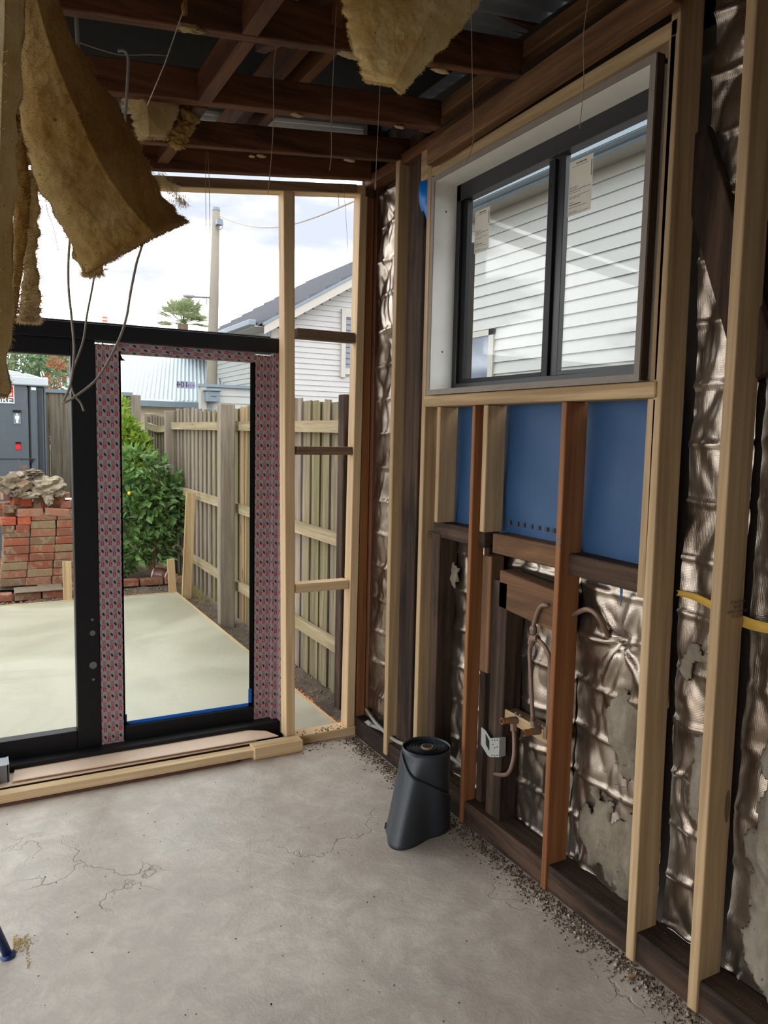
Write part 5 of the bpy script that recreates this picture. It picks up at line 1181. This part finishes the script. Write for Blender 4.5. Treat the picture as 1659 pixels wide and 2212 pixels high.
obj('lamp_arm', MB().tube([at(452, 643, 1, 14.9), at(418, 641, 1, 14.9)], .018, 6).tube(smooth_pts([at(x, y, 1, 14.9) for x, y in ((444, 642), (447, 650), (445, 658))]), .012, 5), STEEL, po)
obj('lamp_head', MB().blob(at(408, 639, 1, 14.9), (.125, .08, .042), 2, .08, 3), flat('lamp_grey', srgb(160, 156, 160), .5), po, smooth=True)
n = 24; a, b = at(474, 467, 1, 14.8), at(775, 430, 1, 8.0); 
pts = [a.lerp(b, i/n)-Vector((0, 0, .26*math.sin(PI*i/n))) for i in range(n+1)]
tag(obj('overhead_wire', MB().tube(pts, .010, 5), CABLE), 'thin overhead wire sagging from the power pole across the sky', 'wire')
pm_ = thing('palm_tree', 'fan palm with grey green fronds left of the power pole', 'palm', at(395, 800, 1, 24)); pcn = at(395, 700, 1, 24)
obj('trunk', MB().tube([Vector((pcn.x, pcn.y, -.2)), pcn], .16, 10), BARK, pm_)
rnd = random.Random(12)
for i in range(46):
    an = rnd.uniform(0, 2*PI); el = rnd.uniform(-.1, 1.5); d = Vector((math.cos(an)*math.cos(el), math.sin(an)*math.cos(el), math.sin(el))); ln = rnd.uniform(.30, .55)
    hub = pcn+d*ln; sd = d.cross(Vector((0, 0, 1))).normalized(); upv = sd.cross(d); mb = MB().tube([pcn, hub], .012, 4)
    for k in range(-7, 8):
        t_ = k/7*1.25; dd = (d*math.cos(t_)+sd*math.sin(t_)).normalized(); l2 = rnd.uniform(.38, .5); tip = hub+dd*l2-Vector((0, 0, .04)); mid_ = hub+dd*l2*.6; w_ = dd.cross(Vector((rnd.gauss(0, .5), -1, rnd.gauss(0, .5)))).normalized()*.020; b_ = len(mb.v)
        mb.v += [tuple(hub), tuple(mid_+w_), tuple(tip), tuple(mid_-w_)]; mb.f.append((b_, b_+1, b_+2, b_+3))
    obj('frond', mb, PALM, pm_)
ch = thing('banded_chimney', 'red and white banded flue top above the door frame', 'chimney', at(226, 760, 1, 30)); yq = 30; OR = flat('orange_band', srgb(226, 96, 66), .6)
a = at(220.5, 702, 1, yq); b = at(232, 685, 1, yq); cx_ = (a.x+b.x)/2; hq = (b.z-a.z)
obj('stack', MB().tube([(cx_, yq, -.15), (cx_, yq, b.z)], .095, 14), SIGNW, ch)
for k in (0, .40, .8): obj('band', MB().tube([(cx_, yq, b.z-hq*(k+.22)), (cx_, yq, b.z-hq*k)], .098, 14), OR, ch)
for i, (px_, w2, lab, mt) in enumerate(((20, 1.0, 'tree behind the toilet roof at the left edge', LEAFT), (75, 1.0, 'tree with a thick brown trunk behind the toilet', LEAFT), (135, .9, 'tree with orange leaves beside the door post', LEAFT))):
    yq = 15+i*2.6; c = at(px_, 790, 1, yq); tt = thing('background_tree', lab, 'tree', (c.x, yq, -.15)); mb = MB()
    sc_ = yq/15
    for k in range(26): leaf_cloud(mb, rnd, 105, (c.x+rnd.uniform(-.75, .75)*w2*sc_, yq+rnd.uniform(-.6, .6), c.z+rnd.uniform(-1.1, .50)*sc_), (.36*sc_, .36, .28*sc_), .12*sc_)
    o = obj('foliage', mb, mt, tt); o['kind'] = 'stuff'; obj('trunk', MB().tube([(c.x, yq, -.15), (c.x+.02, yq, c.z-.1), (c.x+.12, yq, c.z+.5)], [.17, .13, .03] if i == 1 else [.09, .07, .02], 8), BARK, tt)
ORL = m_leaf('orange_leaves', srgb(150, 88, 60), srgb(176, 124, 84)); mb = MB(); leaf_cloud(mb, rnd, 110, at(118, 815, 1, 14.2), (.12, .14, .4), .10); leaf_cloud(mb, rnd, 50, at(140, 785, 1, 14.2), (.22, .14, .08), .10)
tag(obj('autumn_foliage', mb, ORL), 'patch of orange leaves above the back fence', 'foliage', kind='stuff')
